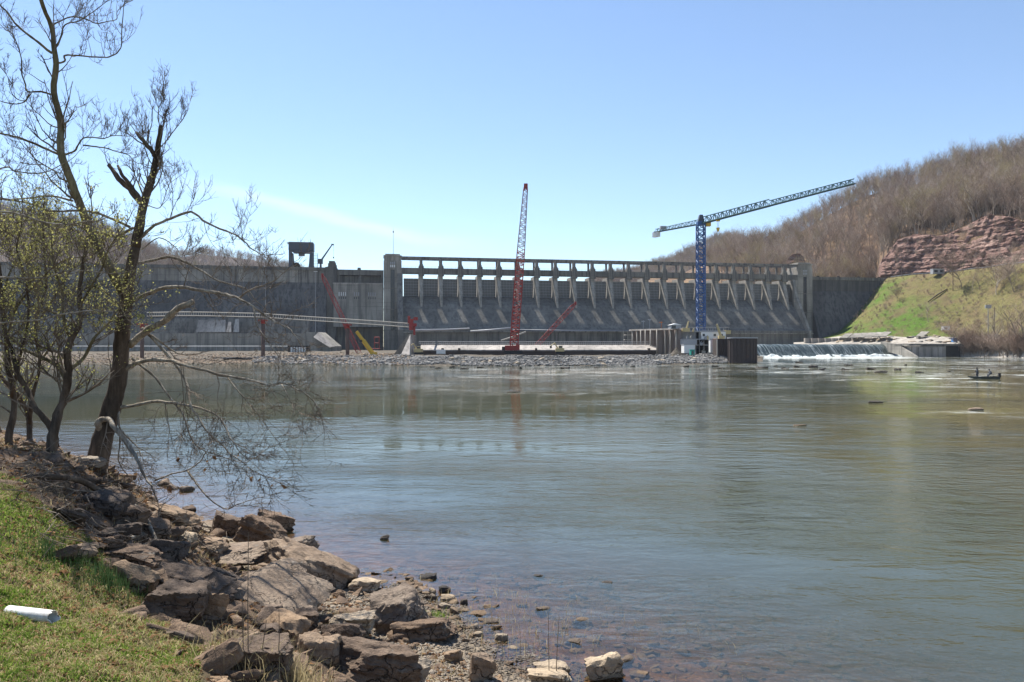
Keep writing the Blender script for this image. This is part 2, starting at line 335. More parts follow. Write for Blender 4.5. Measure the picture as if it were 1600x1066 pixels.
# ------------------------------------------------------------------ object helpers
def link(name, me, mat=None, parent=None):
    o = bpy.data.objects.new(name, me); COL.objects.link(o)
    if mat is not None and me is not None and len(me.materials) == 0:
        for m_ in (mat if isinstance(mat, (list, tuple)) else [mat]): me.materials.append(m_)
    if parent is not None: o.parent = parent
    return o
def tag(o, label=None, cat=None, group=None, kind=None):
    if label: o['label'] = label
    if cat: o['category'] = cat
    if group: o['group'] = group
    if kind: o['kind'] = kind
    return o
def thing(name, label, cat, loc=(0, 0, 0), rz=0, group=None):
    o = bpy.data.objects.new(name, None); COL.objects.link(o); o.location = loc; o.rotation_euler = (0, 0, rz)
    o.empty_display_size = .5
    return tag(o, label, cat, group)
def mesh_np(name, V, F, smooth=False):
    V = np.asarray(V, np.float32); me = bpy.data.meshes.new(name)
    if isinstance(F, np.ndarray):
        n, k = F.shape; me.vertices.add(len(V)); me.vertices.foreach_set('co', V.ravel())
        me.loops.add(n * k); me.loops.foreach_set('vertex_index', F.astype(np.int32).ravel())
        me.polygons.add(n); me.polygons.foreach_set('loop_start', np.arange(0, n * k, k, dtype=np.int32)); me.polygons.foreach_set('loop_total', np.full(n, k, np.int32))
        me.update(calc_edges=True)
    else:
        me.from_pydata([tuple(map(float, v)) for v in V], [], F); me.update()
    if smooth: me.polygons.foreach_set('use_smooth', [True] * len(me.polygons))
    return me
def grid_mesh(name, P, smooth=True):       # P: (n,m,3)
    n, m, _ = P.shape; idx = np.arange(n * m).reshape(n, m)
    F = np.stack([idx[:-1, :-1], idx[1:, :-1], idx[1:, 1:], idx[:-1, 1:]], -1).reshape(-1, 4)
    return mesh_np(name, P.reshape(-1, 3), F, smooth)
class MB:
    def __init__(s): s.v = []; s.f = []
    def add(s, V, F):
        b = len(s.v); s.v += [tuple(p) for p in V]; s.f += [tuple(i + b for i in f) for f in F]; return s
    def box(s, x0, x1, y0, y1, z0, z1, rz=0, c=None):
        V = [(x, y, z) for z in (z0, z1) for y in (y0, y1) for x in (x0, x1)]
        if rz:
            cx, cy = c or ((x0 + x1) / 2, (y0 + y1) / 2); co, si = math.cos(rz), math.sin(rz)
            V = [(cx + (x - cx) * co - (y - cy) * si, cy + (x - cx) * si + (y - cy) * co, z) for x, y, z in V]
        return s.add(V, [(0, 2, 3, 1), (4, 5, 7, 6), (0, 1, 5, 4), (2, 6, 7, 3), (0, 4, 6, 2), (1, 3, 7, 5)])
    def cbox(s, c, d, rz=0): return s.box(c[0] - d[0] / 2, c[0] + d[0] / 2, c[1] - d[1] / 2, c[1] + d[1] / 2, c[2] - d[2] / 2, c[2] + d[2] / 2, rz)
    def tube(s, pts, rad, n=6, cap=True):
        pts = [Vector(p) for p in pts]
        if not isinstance(rad, (list, tuple)): rad = [rad] * len(pts)
        ref = None; rings = []; b = len(s.v)
        for i, p in enumerate(pts):
            d = (pts[min(i + 1, len(pts) - 1)] - pts[max(i - 1, 0)])
            d = d.normalized() if d.length > 1e-9 else Vector((0, 0, 1))
            if ref is None: ref = Vector((1, 0, 0)) if abs(d.x) < .8 else Vector((0, 1, 0))
            ref = (ref - d * ref.dot(d)); ref = ref.normalized() if ref.length > 1e-6 else d.orthogonal().normalized()
            u = d.cross(ref)
            for k in range(n):
                a = 2 * math.pi * k / n; s.v.append(tuple(p + (ref * math.cos(a) + u * math.sin(a)) * rad[i]))
        for i in range(len(pts) - 1):
            for k in range(n):
                k2 = (k + 1) % n; s.f.append((b + i * n + k, b + i * n + k2, b + (i + 1) * n + k2, b + (i + 1) * n + k))
        if cap:
            s.f.append(tuple(b + k for k in reversed(range(n)))); s.f.append(tuple(b + (len(pts) - 1) * n + k for k in range(n)))
        return s
    def bar(s, a, b, r): return s.tube([a, b], r, 4)
    def prism(s, prof, a, b, axis='x'):     # prof list of (p,q); axis x: (x, p, q)
        n = len(prof); mk = (lambda t, p, q: (t, p, q)) if axis == 'x' else ((lambda t, p, q: (p, t, q)) if axis == 'y' else (lambda t, p, q: (p, q, t)))
        V = [mk(a, *p) for p in prof] + [mk(b, *p) for p in prof]
        F = [tuple(range(n)), tuple(reversed(range(n, 2 * n)))] + [(i, i + n, (i + 1) % n + n, (i + 1) % n) for i in range(n)]
        return s.add(V, F)
    def build(s, name, mat, parent=None, smooth=False, bevel=0):
        me = bpy.data.meshes.new(name); me.from_pydata(s.v, [], s.f); me.update()
        bm = bmesh.new(); bm.from_mesh(me); bmesh.ops.recalc_face_normals(bm, faces=bm.faces); bm.to_mesh(me); bm.free()
        if smooth: me.polygons.foreach_set('use_smooth', [True] * len(me.polygons))
        o = link(name, me, mat, parent)
        if bevel:
            md = o.modifiers.new('bevel', 'BEVEL'); md.width = bevel; md.segments = 2; md.limit_method = 'ANGLE'
        return o
def copy_tree(o, parent=None):
    c = o.copy(); COL.objects.link(c)
    if parent is not None: c.parent = parent
    for ch in list(o.children): copy_tree(ch, c)
    return c
def lattice(mb, p0, p1, w0, w1, n, r, up=(0, 0, 1), tri=False, h0=None, h1=None):
    p0, p1 = Vector(p0), Vector(p1); d = (p1 - p0).normalized(); up = Vector(up)
    sx = d.cross(up).normalized() if abs(d.dot(up)) < .95 else Vector((1, 0, 0)); sy = sx.cross(d).normalized()
    h0 = h0 or w0; h1 = h1 or w1; rows = []
    for i in range(n + 1):
        t = i / n; w = w0 + (w1 - w0) * t; h = h0 + (h1 - h0) * t; p = p0.lerp(p1, t)
        rows.append([p - sx * w / 2, p + sx * w / 2, p + sy * h] if tri else [p - sx * w / 2 - sy * h / 2, p + sx * w / 2 - sy * h / 2, p + sx * w / 2 + sy * h / 2, p - sx * w / 2 + sy * h / 2])
    k = len(rows[0])
    for j in range(k): mb.bar(rows[0][j], rows[-1][j], r * 1.6)
    for i in range(n):
        for j in range(k):
            j2 = (j + 1) % k
            mb.bar(rows[i][j], rows[i + 1][j2], r) if (i + j) % 2 else mb.bar(rows[i][j2], rows[i + 1][j], r)
            if i: mb.bar(rows[i][j], rows[i][j2], r)
    return mb

_ico = {}
def ico(sub):
    if sub not in _ico:
        bm = bmesh.new(); bmesh.ops.create_icosphere(bm, subdivisions=sub, radius=1); bm.verts.ensure_lookup_table()
        _ico[sub] = (np.array([v.co for v in bm.verts]), np.array([[v.index for v in f.verts] for f in bm.faces])); bm.free()
    return _ico[sub]
def rock_pts(seed, size, sub=3, blocky=.5, strata=.05, rough=.06):
    r_ = np.random.default_rng(seed); D, F = ico(sub)
    N = r_.normal(size=(9, 3)); N /= np.linalg.norm(N, axis=1)[:, None]; dd = r_.uniform(.72, 1.05, 9)
    ax = np.array([[1, 0, 0], [-1, 0, 0], [0, 1, 0], [0, -1, 0], [0, 0, 1], [0, 0, -1]], float) + r_.normal(scale=.16, size=(6, 3))
    ax /= np.linalg.norm(ax, axis=1)[:, None]; ad = r_.uniform(.62, .82, 6) + (1 - blocky) * .15
    A = np.vstack([N, ax]); dA = np.concatenate([dd, ad])
    dots = D @ A.T; rr = np.where(dots > .05, dA / np.maximum(dots, .05), 9).min(1)
    P = D * rr[:, None]
    s = r_.uniform(0, 50)
    P *= (1 + rough * fbm(P[:, 0] * 1.7 + s, P[:, 1] * 1.7, P[:, 2] * 1.7, 4))[:, None]
    rd = 1 - np.abs(fbm(P[:, 0] * 2.6 + s, P[:, 1] * 2.6, P[:, 2] * 4.2, 3)); P *= (1 - rough * 1.1 * np.clip(rd - .55, 0, 1) * (1 if sub > 3 else 0))[:, None]
    if strata: P[:, :2] *= (1 + strata * vnoise(P[:, 2] * 7 + s, 0 * P[:, 0] + s, np.floor(P[:, 0])))[:, None]
    return P * np.asarray(size) , F
def rock(name, seed, loc, size, rot=(0, 0, 0), mat=None, sub=4, label=None, cat='rock', group=None, **k):
    P, F = rock_pts(seed, size, sub, **k)
    me = mesh_np(name, P, F, True)
    me.set_sharp_from_angle(angle=R(32))
    o = link(name, me, mat); o.location = loc; o.rotation_euler = rot
    return tag(o, label, cat, group)
def shard(seed, box=.9):
    r_ = random.Random(seed); bm = bmesh.new()
    for k in range(11):
        p = Vector((r_.uniform(-1, 1), r_.uniform(-1, 1), r_.uniform(-1, 1))); m_ = max(abs(p.x), abs(p.y), abs(p.z)); p = p / m_ * r_.uniform(.75, 1) * Vector((1, .95, 1)) if True else p
        bm.verts.new(p * (.85 if k % 3 else 1))
    g_ = bmesh.ops.convex_hull(bm, input=bm.verts); bmesh.ops.delete(bm, geom=[e for e in g_['geom_interior'] if isinstance(e, bmesh.types.BMVert)], context='VERTS')
    bmesh.ops.bevel(bm, geom=list(bm.edges), offset=.05, segments=1, affect='EDGES'); bmesh.ops.triangulate(bm, faces=bm.faces)
    bm.verts.ensure_lookup_table(); bm.verts.index_update(); V = np.array([v.co for v in bm.verts]); F = np.array([[v.index for v in f.verts] for f in bm.faces]); bm.free(); return V, F
def rocks_stuff(name, pos, sizes, mat, seed=0, sub=1, flat=.7, hull=False):
    r_ = np.random.default_rng(seed); pos = np.asarray(pos, float); n = len(pos)
    protos = [shard(seed * 100 + i) if hull else rock_pts(seed * 100 + i, (1, 1, 1), sub, strata=0, rough=.1, blocky=.8) for i in range(10)]
    VV, FF = [], []; b = 0
    for i in range(n):
        P, F = protos[i % 10]; a = r_.uniform(0, 6.28); s = sizes[i] * np.array([r_.uniform(.7, 1.3), r_.uniform(.6, 1.1), flat * r_.uniform(.5, 1.1)])
        Q = P * s; tl = r_.uniform(-.55, .55); ct, st_ = math.cos(tl), math.sin(tl)
        Q = np.stack([Q[:, 0] * ct + Q[:, 2] * st_, Q[:, 1], -Q[:, 0] * st_ + Q[:, 2] * ct], 1)
        co, si = math.cos(a), math.sin(a); Q = np.stack([Q[:, 0] * co - Q[:, 1] * si, Q[:, 0] * si + Q[:, 1] * co, Q[:, 2]], 1) + pos[i]
        VV.append(Q); FF.append(F + b); b += len(P)
    return link(name, mesh_np(name, np.concatenate(VV), np.concatenate(FF)), mat)
# ------------------------------------------------------------------ near bank, water, far ground
SHORE = np.array([(-170, 215), (-95, 118), (-55, 66), (-34, 43), (-19.5, 31.5), (-12.5, 24.8), (-9.9, 22.0), (-8.0, 20.1), (-5.2, 17.9), (-3.6, 16.0), (-2.6, 15.1), (-1.3, 13.9), (-.5, 12.5), (.4, 11.6), (1.3, 10.6), (2.2, 9.2), (4, 6.5), (8, 2.5), (16, -4), (40, -16)], float)
def shore_dist(x, y):                     # positive on land
    x = np.asarray(x, float); y = np.asarray(y, float)
    best = np.full(x.shape, 1e9); sgn = np.ones(x.shape)
    for a, b in zip(SHORE[:-1], SHORE[1:]):
        d = b - a; L2 = d @ d; t_ = np.clip(((x - a[0]) * d[0] + (y - a[1]) * d[1]) / L2, 0, 1)
        qx, qy = x - a[0] - t_ * d[0], y - a[1] - t_ * d[1]; q = np.hypot(qx, qy)
        cr = d[0] * qy - d[1] * qx
        m = q < best - 1e-9; best = np.where(m, q, best); sgn = np.where(m, np.where(cr < 0, 1, -1), sgn)
    return best * sgn
def bank_h(x, y, detail=True):
    x = np.asarray(x, float); y = np.asarray(y, float); d = shore_dist(x, y)
    sc = 1 + .75 * sstep(-4.5, -9, x) * sstep(60, 25, y) ; dd = d * np.where(d > 0, sc, 1)
    h = np.interp(dd, [-60, -25, -12, -7, -4, 0, 1.6, 3.2, 6.4, 9, 12, 30, 200], [-2.2, -2.0, -1.35, -.58, -.25, 0, .16, .75, 2.25, 2.95, 3.3, 4.2, 9])
    if detail:
        amp = .05 + .12 * sstep(1, 3, dd) * sstep(8, 5, dd)
        h = h + amp * fbm(x * .8, y * .8, o=5) + .03 * sstep(.5, 2, np.abs(dd)) * fbm(x * 4, y * 4, o=3)
    return h
def axis(parts):
    out = []
    for a, b, st in parts: out += list(np.arange(a, b, st))
    return np.array(out + [parts[-1][1]])
gx = axis([(-400, -60, 20), (-60, -20, 1.5), (-20, -10, .25), (-10, 5, .09), (5, 14, .4), (14, 50, 3)])
gy = axis([(-30, 0, 2), (0, 3, .3), (3, 18, .09), (18, 34, .25), (34, 60, 1.5), (60, 240, 12)])
GX, GY = np.meshgrid(gx, gy, indexing='ij')
TURF = [(-40, 740), (30, 748), (75, 775), (125, 830), (165, 875), (215, 925), (265, 965), (320, 1012), (345, 1066), (380, 1200)]
def _g(px, py):
    Y = np.arange(1.5, 60, .03); X = xat(px, Y); Z = zat(py, Y); hh = bank_h(X, Y, False); i = np.argmax(Z <= hh); return float(X[i]), float(Y[i])
_t = sorted([_g(*p) for p in TURF], key=lambda p: p[1]); _ty, _tx = [p[1] for p in _t], [p[0] for p in _t]
def turf(x, y): return sstep(.45, -.45, x - np.interp(y, _ty, _tx) + .35 * fbm(x * 1.2, y * 1.2, o=3)) * sstep(_t[-1][1] + .5, _t[-1][1] - .5, y)
bank = link('near_bank', grid_mesh('near_bank', np.stack([GX, GY, bank_h(GX, GY)], -1)), M['soil']); tag(bank, kind='structure'); a_ = bank.data.attributes.new('turf', 'FLOAT', 'POINT'); a_.data.foreach_set('value', turf(GX, GY).astype(np.float32).ravel())
def ground_at(px, py):                    # where the ray through a photo pixel meets the bank
    Y = np.arange(2.0, 60, .04); X = xat(px, Y); Z = zat(py, Y); hh = bank_h(X, Y, False)
    i = np.argmax(Z <= hh); return float(X[i]), float(Y[i]), float(bank_h(X[i], Y[i]))
g0 = mesh_np('ground', [(-9000, -3000, -2.6), (9000, -3000, -2.6), (9000, 12000, -2.6), (-9000, 12000, -2.6)], [(0, 1, 2, 3)])
tag(link('ground', g0, M['gravel']), kind='structure')
wx = axis([(-420, -60, 12), (-60, -16, 2), (-16, 14, .3), (14, 60, 3), (60, 420, 9)])
wy = axis([(-40, 4, 4), (4, 30, .3), (30, 60, .8), (60, 110, 1.5), (110, 380, 3)])
WX, WY = np.meshgrid(wx, wy, indexing='ij')
wme = grid_mesh('river', np.stack([WX, WY, 0 * WX], -1))
dep = np.maximum(0, -bank_h(WX, WY, False)) + .12 * sstep(1.5, 4, -shore_dist(WX, WY))
pxw = CX + WX / np.maximum(WY, 1) * FPX; pyw = HY + CH / np.maximum(WY, 1) * FPX
foam = .85 * sstep(606, 594, pyw) * sstep(1120, 1210, pxw)  + .25 * sstep(583, 575, pyw) * sstep(1090, 1180, pxw)
foam = np.maximum(foam, .42 * sstep(604, 586, pyw) * sstep(620, 760, pxw)); foam = np.maximum(foam, .22 * sstep(650, 600, pyw) * sstep(520, 700, pxw))
foam = np.clip(foam, 0, .95)
foam = np.maximum(foam, 1.3 * sstep(562.2, 560.2, pyw) * sstep(1178, 1190, pxw) * sstep(1450, 1420, pxw))
foam = np.where(WY > 338, np.minimum(foam, 1.3 * sstep(1175, 1190, pxw) * sstep(1450, 1420, pxw)), foam)
band = np.exp(-((pyw - (640 + .035 * (pxw - 1350))) / 3.5) ** 2) * sstep(1440, 1500, pxw); foam = np.maximum(foam, .62 * band)
band = np.exp(-((pyw - (663 + .06 * (pxw - 1250))) / 5) ** 2) * sstep(1270, 1330, pxw); foam = np.maximum(foam, .36 * band)
chop = .12 + .95 * sstep(60, 20, WY) ** 1.3 + .25 * sstep(120, 170, WY)
for nme, arr in (('chop', chop), ('depth', dep), ('foam', foam)):
    a_ = wme.attributes.new(nme, 'FLOAT', 'POINT'); a_.data.foreach_set('value', arr.astype(np.float32).ravel())
tag(link('river', wme, M['water']), kind='structure')

# ------------------------------------------------------------------ far gravel bar and left shore
def polar(cols, name, mat, nx=200, nv=8, rough=.0, seed=0, freq=.05, smooth=True, ny=None):
    """cols: list of (pixel x, [(Y, z), ...]) -> terrain sheet; returns sampler"""
    xs = np.array([c_[0] for c_ in cols], float); K = len(cols[0][1])
    YY = np.array([[p[0] for p in c_[1]] for c_ in cols]); ZZ = np.array([[p[1] for p in c_[1]] for c_ in cols])
    def samp(x, tt):                       # tt in 0..K-1
        x = np.asarray(x, float); tt = np.clip(np.asarray(tt, float), 0, K - 1 - 1e-6); i = tt.astype(int); f = tt - i
        Yc = np.stack([np.interp(x, xs, YY[:, k]) for k in range(K)], -1); Zc = np.stack([np.interp(x, xs, ZZ[:, k]) for k in range(K)], -1)
        g = lambda A: np.take_along_axis(A, i[..., None], -1)[..., 0] * (1 - f) + np.take_along_axis(A, (i + 1)[..., None], -1)[..., 0] * f
        Y, Z = g(Yc), g(Zc); X = (x - CX) / FPX * Y
        Z = Z + rough * fbm(X * freq + seed, Y * freq, o=5)
        return np.stack([X, Y, Z], -1)
    px = np.linspace(xs[0], xs[-1], nx); tv = np.linspace(0, K - 1, (K - 1) * nv + 1)
    A, B = np.meshgrid(px, tv, indexing='ij'); o = None
    if name: o = link(name, grid_mesh(name, samp(A, B), smooth), mat); tag(o, kind='structure')
    return samp, o
front = lambda y: CH / ((y - HY) / FPX)
bar_cols = []
for x, y, zt in [(-500, 569, 1.2), (200, 568, 1.0), (400, 568.5, 1.3), (520, 569, 1.8), (640, 571, 1.75), (800, 572, 1.75), (1000, 571, 1.8), (1100, 569, 2.2), (1150, 566.5, 1.8), (1192, 565, .5)]:
    Y = front(y); bar_cols.append((x, [(Y - 6, -1.2), (Y, 0.02), (Y + 12, zt * .55), (Y + 30, zt), (Y + 70, zt + (.6 if x < 600 else .1)), (400, 2.8 if x < 1150 else -.6)]))
bar_s, _ = polar(bar_cols, 'gravel_bar', M['gravel'], 260, 10, .35, 3, .12)

# ------------------------------------------------------------------ right bank: terrace, grass slope, road
def dam_s(x): u = (x - CX) / FPX; return (428 * u + 63.3) / (.985 - .172 * u)
def dam_Y(x): return 428 + .172 * dam_s(x)
rb = []
for x, yw, zt, Yt, zf, Yf, Yr, zr in [
    (1240, 545, 6.0, 400, 7, 440, dam_Y(1240) + 3, 7.0), (1270, 545, 6.2, 400, 8, 440, dam_Y(1270) + 3, 8.5), (1310, 548, 6.5, 395, 11.0, 430, dam_Y(1310) + 3, 14), (1345, 550, 6.5, 390, 11.0, 420, dam_Y(1345) + 3, 31.5),
    (1381, 551, 6.5, 380, 11.0, 412, dam_Y(1381) + 2, 49.2), (1430, 552, 6.5, 368, 10.6, 400, 462, 49.6), (1500, 556.2, 6.0, 352, 10.4, 388, 438, 49.8), (1550, 557, 4.0, 338, 10.0, 368, 418, 50), (1600, 558, 3.5, 315, 9.9, 348, 397, 50.2), (1750, 561, 3, 262, 9, 292, 340, 50.6), (2000, 567, 3, 205, 9, 228, 270, 51), (2500, 585, 3, 120, 9, 140, 175, 52)]:
    Yw = CH / ((yw - HY) / FPX) if yw > 549 else 402
    rb.append((x, [(min(Yw, Yt - 6) - 8, -1.5), (min(Yw, Yt - 4), .1), (Yt, zt), (Yf, zf), (Yr, zr), (Yr + 7, zr - .1), (Yr + 12, zr)]))
rb_s, rbo = polar(rb, 'right_bank', M['slope'], 420, 14, .45, 9, .06)
rbo.data.materials.append(M['pale_gravel']); rbo.data.materials.append(M['asphalt'])
nv = 14 * 6
mi = []
for i in range(419):
    for j in range(nv): mi.append(1 if j < 14 * 3 - 1 else (2 if 14 * 4 + 1 <= j < 14 * 5 - 1 and i > 47 else 0))
rbo.data.polygons.foreach_set('material_index', mi)

# hills (upstream and above the road)
def cy(x, pts): return np.interp(x, [p[0] for p in pts], [p[1] for p in pts])
ridge_r = [(1000, 440), (1060, 432), (1110, 410), (1150, 390), (1172, 388), (1206, 384), (1262, 358), (1302, 336), (1347, 312), (1403, 293), (1459, 281), (1515, 264), (1544, 262), (1600, 250), (1700, 205), (1900, 130), (2400, 40)]
cliff_t = [(1290, 448), (1330, 447), (1368, 436), (1375, 416), (1403, 378), (1431, 368), (1473, 369), (1515, 356), (1544, 342), (1600, 352), (1700, 340), (2000, 300), (2400, 290)]
hr = []
for x in [1000, 1060, 1110, 1150, 1172, 1206, 1240, 1262, 1302, 1347, 1368, 1376, 1403, 1431, 1459, 1473, 1515, 1544, 1600, 1700, 1900, 2400]:
    if x < 1376: Ya = dam_Y(x) + 60; za = 20; Yb = Ya + 20; zb = zat(cy(x, cliff_t) if x >= 1290 else 450, Yb)
    else:
        Ya = float(np.interp(x, [1376, 1430, 1500, 1550, 1600, 1750, 2000, 2500], [486, 474, 450, 430, 409, 352, 282, 187])); za = 49.6; Yb = Ya + 16; zb = zat(cy(x, cliff_t), Yb)
    Yc = float(np.interp(x, [1000, 1200, 1400, 1600, 2400], [860, 800, 700, 620, 520])); zc = zat(cy(x, ridge_r), Yc)
    zb = min(zb, zc - 3) if x > 1110 else min(zb, zc)
    ym = zb + (zc - zb) * .42; Ym = Yb + (Yc - Yb) * .42
    hr.append((x, [(Ya - .5, -2.0 if x < 1376 else za - 3), (Ya, za), (Yb, zb), (Ym, ym), (Yc, zc), (Yc + 160, zc * .8), (Yc + 420, 0)]))
hr_s, _ = polar(hr, 'right_hill', M['litter'], 340, 14, 2.2, 21, .025)
# cliff face, layered ledges in front of the hillside
ncx, ncz = 700, 150
cpx = np.linspace(1366, 1760, ncx); tv = np.linspace(0, 1, ncz); A, B = np.meshgrid(cpx, tv, indexing='ij')
P = hr_s(A, .98 + B * 1.1)
zz = P[..., 2] + .06 * P[..., 0] + 1.2 * fbm(P[..., 0] * .02, P[..., 1] * .02)
lay = zz / 2.3; fr = lay - np.floor(lay); led = vnoise(np.floor(lay) * 7.3, P[..., 0] * .03, P[..., 1] * .03)
push = 3.0 + 1.9 * led * sstep(0, .25, fr) * sstep(1, .8, fr) + 2.0 * fbm(P[..., 0] * .11, zz * .2, P[..., 1] * .11, 6) + .9 * np.sign(vnoise(P[..., 0] * .35, zz * .05, P[..., 1] * .35)) * np.abs(vnoise(P[..., 0] * .35, zz * .05, P[..., 1] * .35)) ** .5
gul = sstep(.35, .6, vnoise(P[..., 0] * .06 + P[..., 2] * .03, 3 + 0 * A)); push -= 2.2 * gul
edge = sstep(0, .04, B) * sstep(1, .93, B) * sstep(1366, 1380, A); push = push * edge - 1.5 * (1 - edge)
nrm_ = np.array([-.45, -.85, .25]); P = P + nrm_ * push[..., None]
cl = link('rock_cliff', grid_mesh('rock_cliff', P), M['cliff']); tag(cl, kind='structure'); cl.data.set_sharp_from_angle(angle=R(35))
# second outcrop near the dam tower
A, B = np.meshgrid(np.linspace(1222, 1262, 90), np.linspace(0, 1, 60), indexing='ij')
top = np.interp(A, [1222, 1232, 1240, 1250, 1256, 1262], [425, 403, 397, 396, 402, 425])
Yo = 560 + 12 * B; X_ = xat(A, Yo); Z_ = CH - ((450 + (top - 450) * B) - HY) / FPX * Yo
P = np.stack([X_, Yo, Z_], -1); P += nrm_ * (2.0 * fbm(X_ * .12, Z_ * .3, o=5))[..., None]
tag(link('rock_outcrop', grid_mesh('rock_outcrop', P), M['cliff']), kind='structure')

far_r = [(900, 452), (990, 430), (1020, 419), (1040, 412), (1062, 403), (1090, 391), (1110, 381), (1135, 375), (1160, 381), (1175, 386), (1230, 392), (1400, 400), (2000, 420)]
ff = [(x, [(1000, -2), (1040, zat(452, 1040)), (1300, zat(y, 1300)), (1500, zat(y, 1300) * .8), (1800, 0)]) for x, y in far_r]
fr_s, _ = polar(ff, 'far_hill', M['far_litter'], 200, 12, 4, 33, .012)
left_r = [(-700, 180), (-300, 250), (0, 332), (49, 346), (94, 351), (150, 366), (190, 380), (233, 398), (270, 425), (330, 450)]
lf = [(x, [(640, -2), (660, zat(452, 660)), (850, zat(y, 850)), (1000, zat(y, 850) * .8), (1200, 0)]) for x, y in left_r]
lf_s, _ = polar(lf, 'left_hill', M['far_litter'], 200, 12, 3, 43, .02)
left_f = [(-400, 380), (150, 392), (236, 394), (283, 403), (315, 396), (355, 402), (394, 409), (445, 419), (490, 432), (560, 452)]
ll = [(x, [(1180, -2), (1200, zat(452, 1200)), (1400, zat(y, 1400)), (1600, zat(y, 1400) * .8), (1900, 0)]) for x, y in left_f]
ll_s, _ = polar(ll, 'distant_hill', M['far_litter'], 160, 12, 4, 53, .012)

# ------------------------------------------------------------------ the dam (local x along the dam, -y towards the river)
TH = math.atan2(.172, .985)
dam = thing('concrete_dam', 'long weathered concrete gravity dam with spillway gates, piers and two square towers', 'dam', (-63.3, 428, 0), TH)
def L2W(s, y, z): return Vector((-63.3 + s * math.cos(TH) - y * math.sin(TH), 428 + s * math.sin(TH) + y * math.cos(TH), z))
S0, S1, BAY = -1.0, 246.6, 11.38
og = [(14, 2), (14, 33.0), (5, 34.0), (0, 34.0), (-2, 33.3), (-5, 31.4), (-8.5, 28.9), (-13, 23.35), (-17, 18.4), (-19.6, 15.3), (-21.2, 14.3), (-22, 14.3), (-22, 2)]
spill = MB().prism(og, S0, S1).build('spillway', M['conc_spill'], dam)
MB().prism([(-22, 12.9), (-23.0, 12.9), (-23.0, 12.3), (-22, 12.3)], S0, S1).build('toe_ledge', M['conc_light'], dam)
TOWZ = 58.0
def tower(s0, s1):
    m = MB(); y0, y1 = -5.4, 8.0; w = s1 - s0; cx_ = (s0 + s1) / 2
    m.box(s0 + .4, s1 - .4, y0 + .6, y1, 2, 54)                              # core
    m.box(s0, cx_ - 1.2, y0, y0 + .6, 2, 54); m.box(cx_ + 1.2, s1, y0, y0 + .6, 2, 54); m.box(cx_ - 1.2, cx_ + 1.2, y0, y0 + .6, 49, 54)
    m.box(s0, s0 + .4, y0 + .6, y1, 2, 54); m.box(s1 - .4, s1, y0 + .6, y1, 2, 54)
    m.box(s0 + .3, s1 - .3, y0 + .3, y1 - .3, 54, 56.6); m.box(s0 + .9, s1 - .9, y0 + .9, y1 - .9, 57.1, TOWZ); m.box(s0 - .1, s1 + .1, y0 - .1, y1 + .1, 56.6, 57.1)
    t_ = m.build('tower', M['conc_tower'], dam)
    for zz_ in (14, 26, 38): MB().box(s0 - .06, s1 + .06, y0 - .05, y1, zz_, zz_ + .3).build('string_course', M['conc'], t_)
    MB().box(cx_ - 1.1, cx_ + 1.1, y0 + .35, y0 + .6, 14, 48.8).build('slot_shade', M['glass_and_shade'], t_)  # dark sheet painted in for the shade inside the recess
    for k in (-1, 0, 1):
        MB().box(cx_ + k * 1.05 - .33, cx_ + k * 1.05 + .33, y0 - .06, y0, 50.2, 51.6).build('window', M['white'] if s0 < 100 else M['greyp'], t_)
        MB().box(cx_ + k * 1.05 - .36, cx_ + k * 1.05 + .36, y0 - .05, y0, 52.1, 53.2).build('window', M['greyp'], t_)
    return t_
tower(-11.2, S0 - .02); tower(S1 + .02, 256.8)
# piers: tapering noses, bridge seats, posts
pp = [(9, 30), (9, 46.6), (-5.0, 46.6), (-5.2, 43.5), (-7.6, 36), (-9.4, 29.6), (-9.8, 26.5), (-4, 26)]
def pier_mesh():
    m = MB(); n = len(pp); hw = [1.1, 1.1, 1.1, 1.1, 1.0, .65, .5, 1.1]
    V = [(-hw[i], *pp[i]) for i in range(n)] + [(hw[i], *pp[i]) for i in range(n)]
    m.add(V, [tuple(range(n)), tuple(reversed(range(n, 2 * n)))] + [(i, i + n, (i + 1) % n + n, (i + 1) % n) for i in range(n)])
    return m.build('pier', M['conc_tower'])
def parts_row(proto, svals, parent):
    out = [proto]; proto.parent = parent; proto.location.x = svals[0]
    for s in svals[1:]:
        c = proto.copy(); COL.objects.link(c); c.location.x = s; out.append(c)
        for ch in proto.children: d = ch.copy(); COL.objects.link(d); d.parent = c
    return out
ps = [10.2 + BAY * k for k in range(21)]
pr = pier_mesh(); MB().box(-1.7, 1.7, -6.1, -5.0, 45.4, 50.2).box(-1.45, 1.45, -5.9, -2.6, 50.2, 51.4).box(-1.0, 1.0, -5.6, -2.9, 51.4, 52.3).build('pier_cap', M['conc'], pr)
MB().prism([(-5.1, 52.3), (-2.3, 52.3), (-2.6, 55.6), (-4.9, 55.6)], -.75, .75).build('post', M['conc'], pr)
MB().box(-.5, .5, 4.2, 5.4, 50.1, 55.6).build('post', M['conc'], pr)
parts_row(pr, ps, dam)
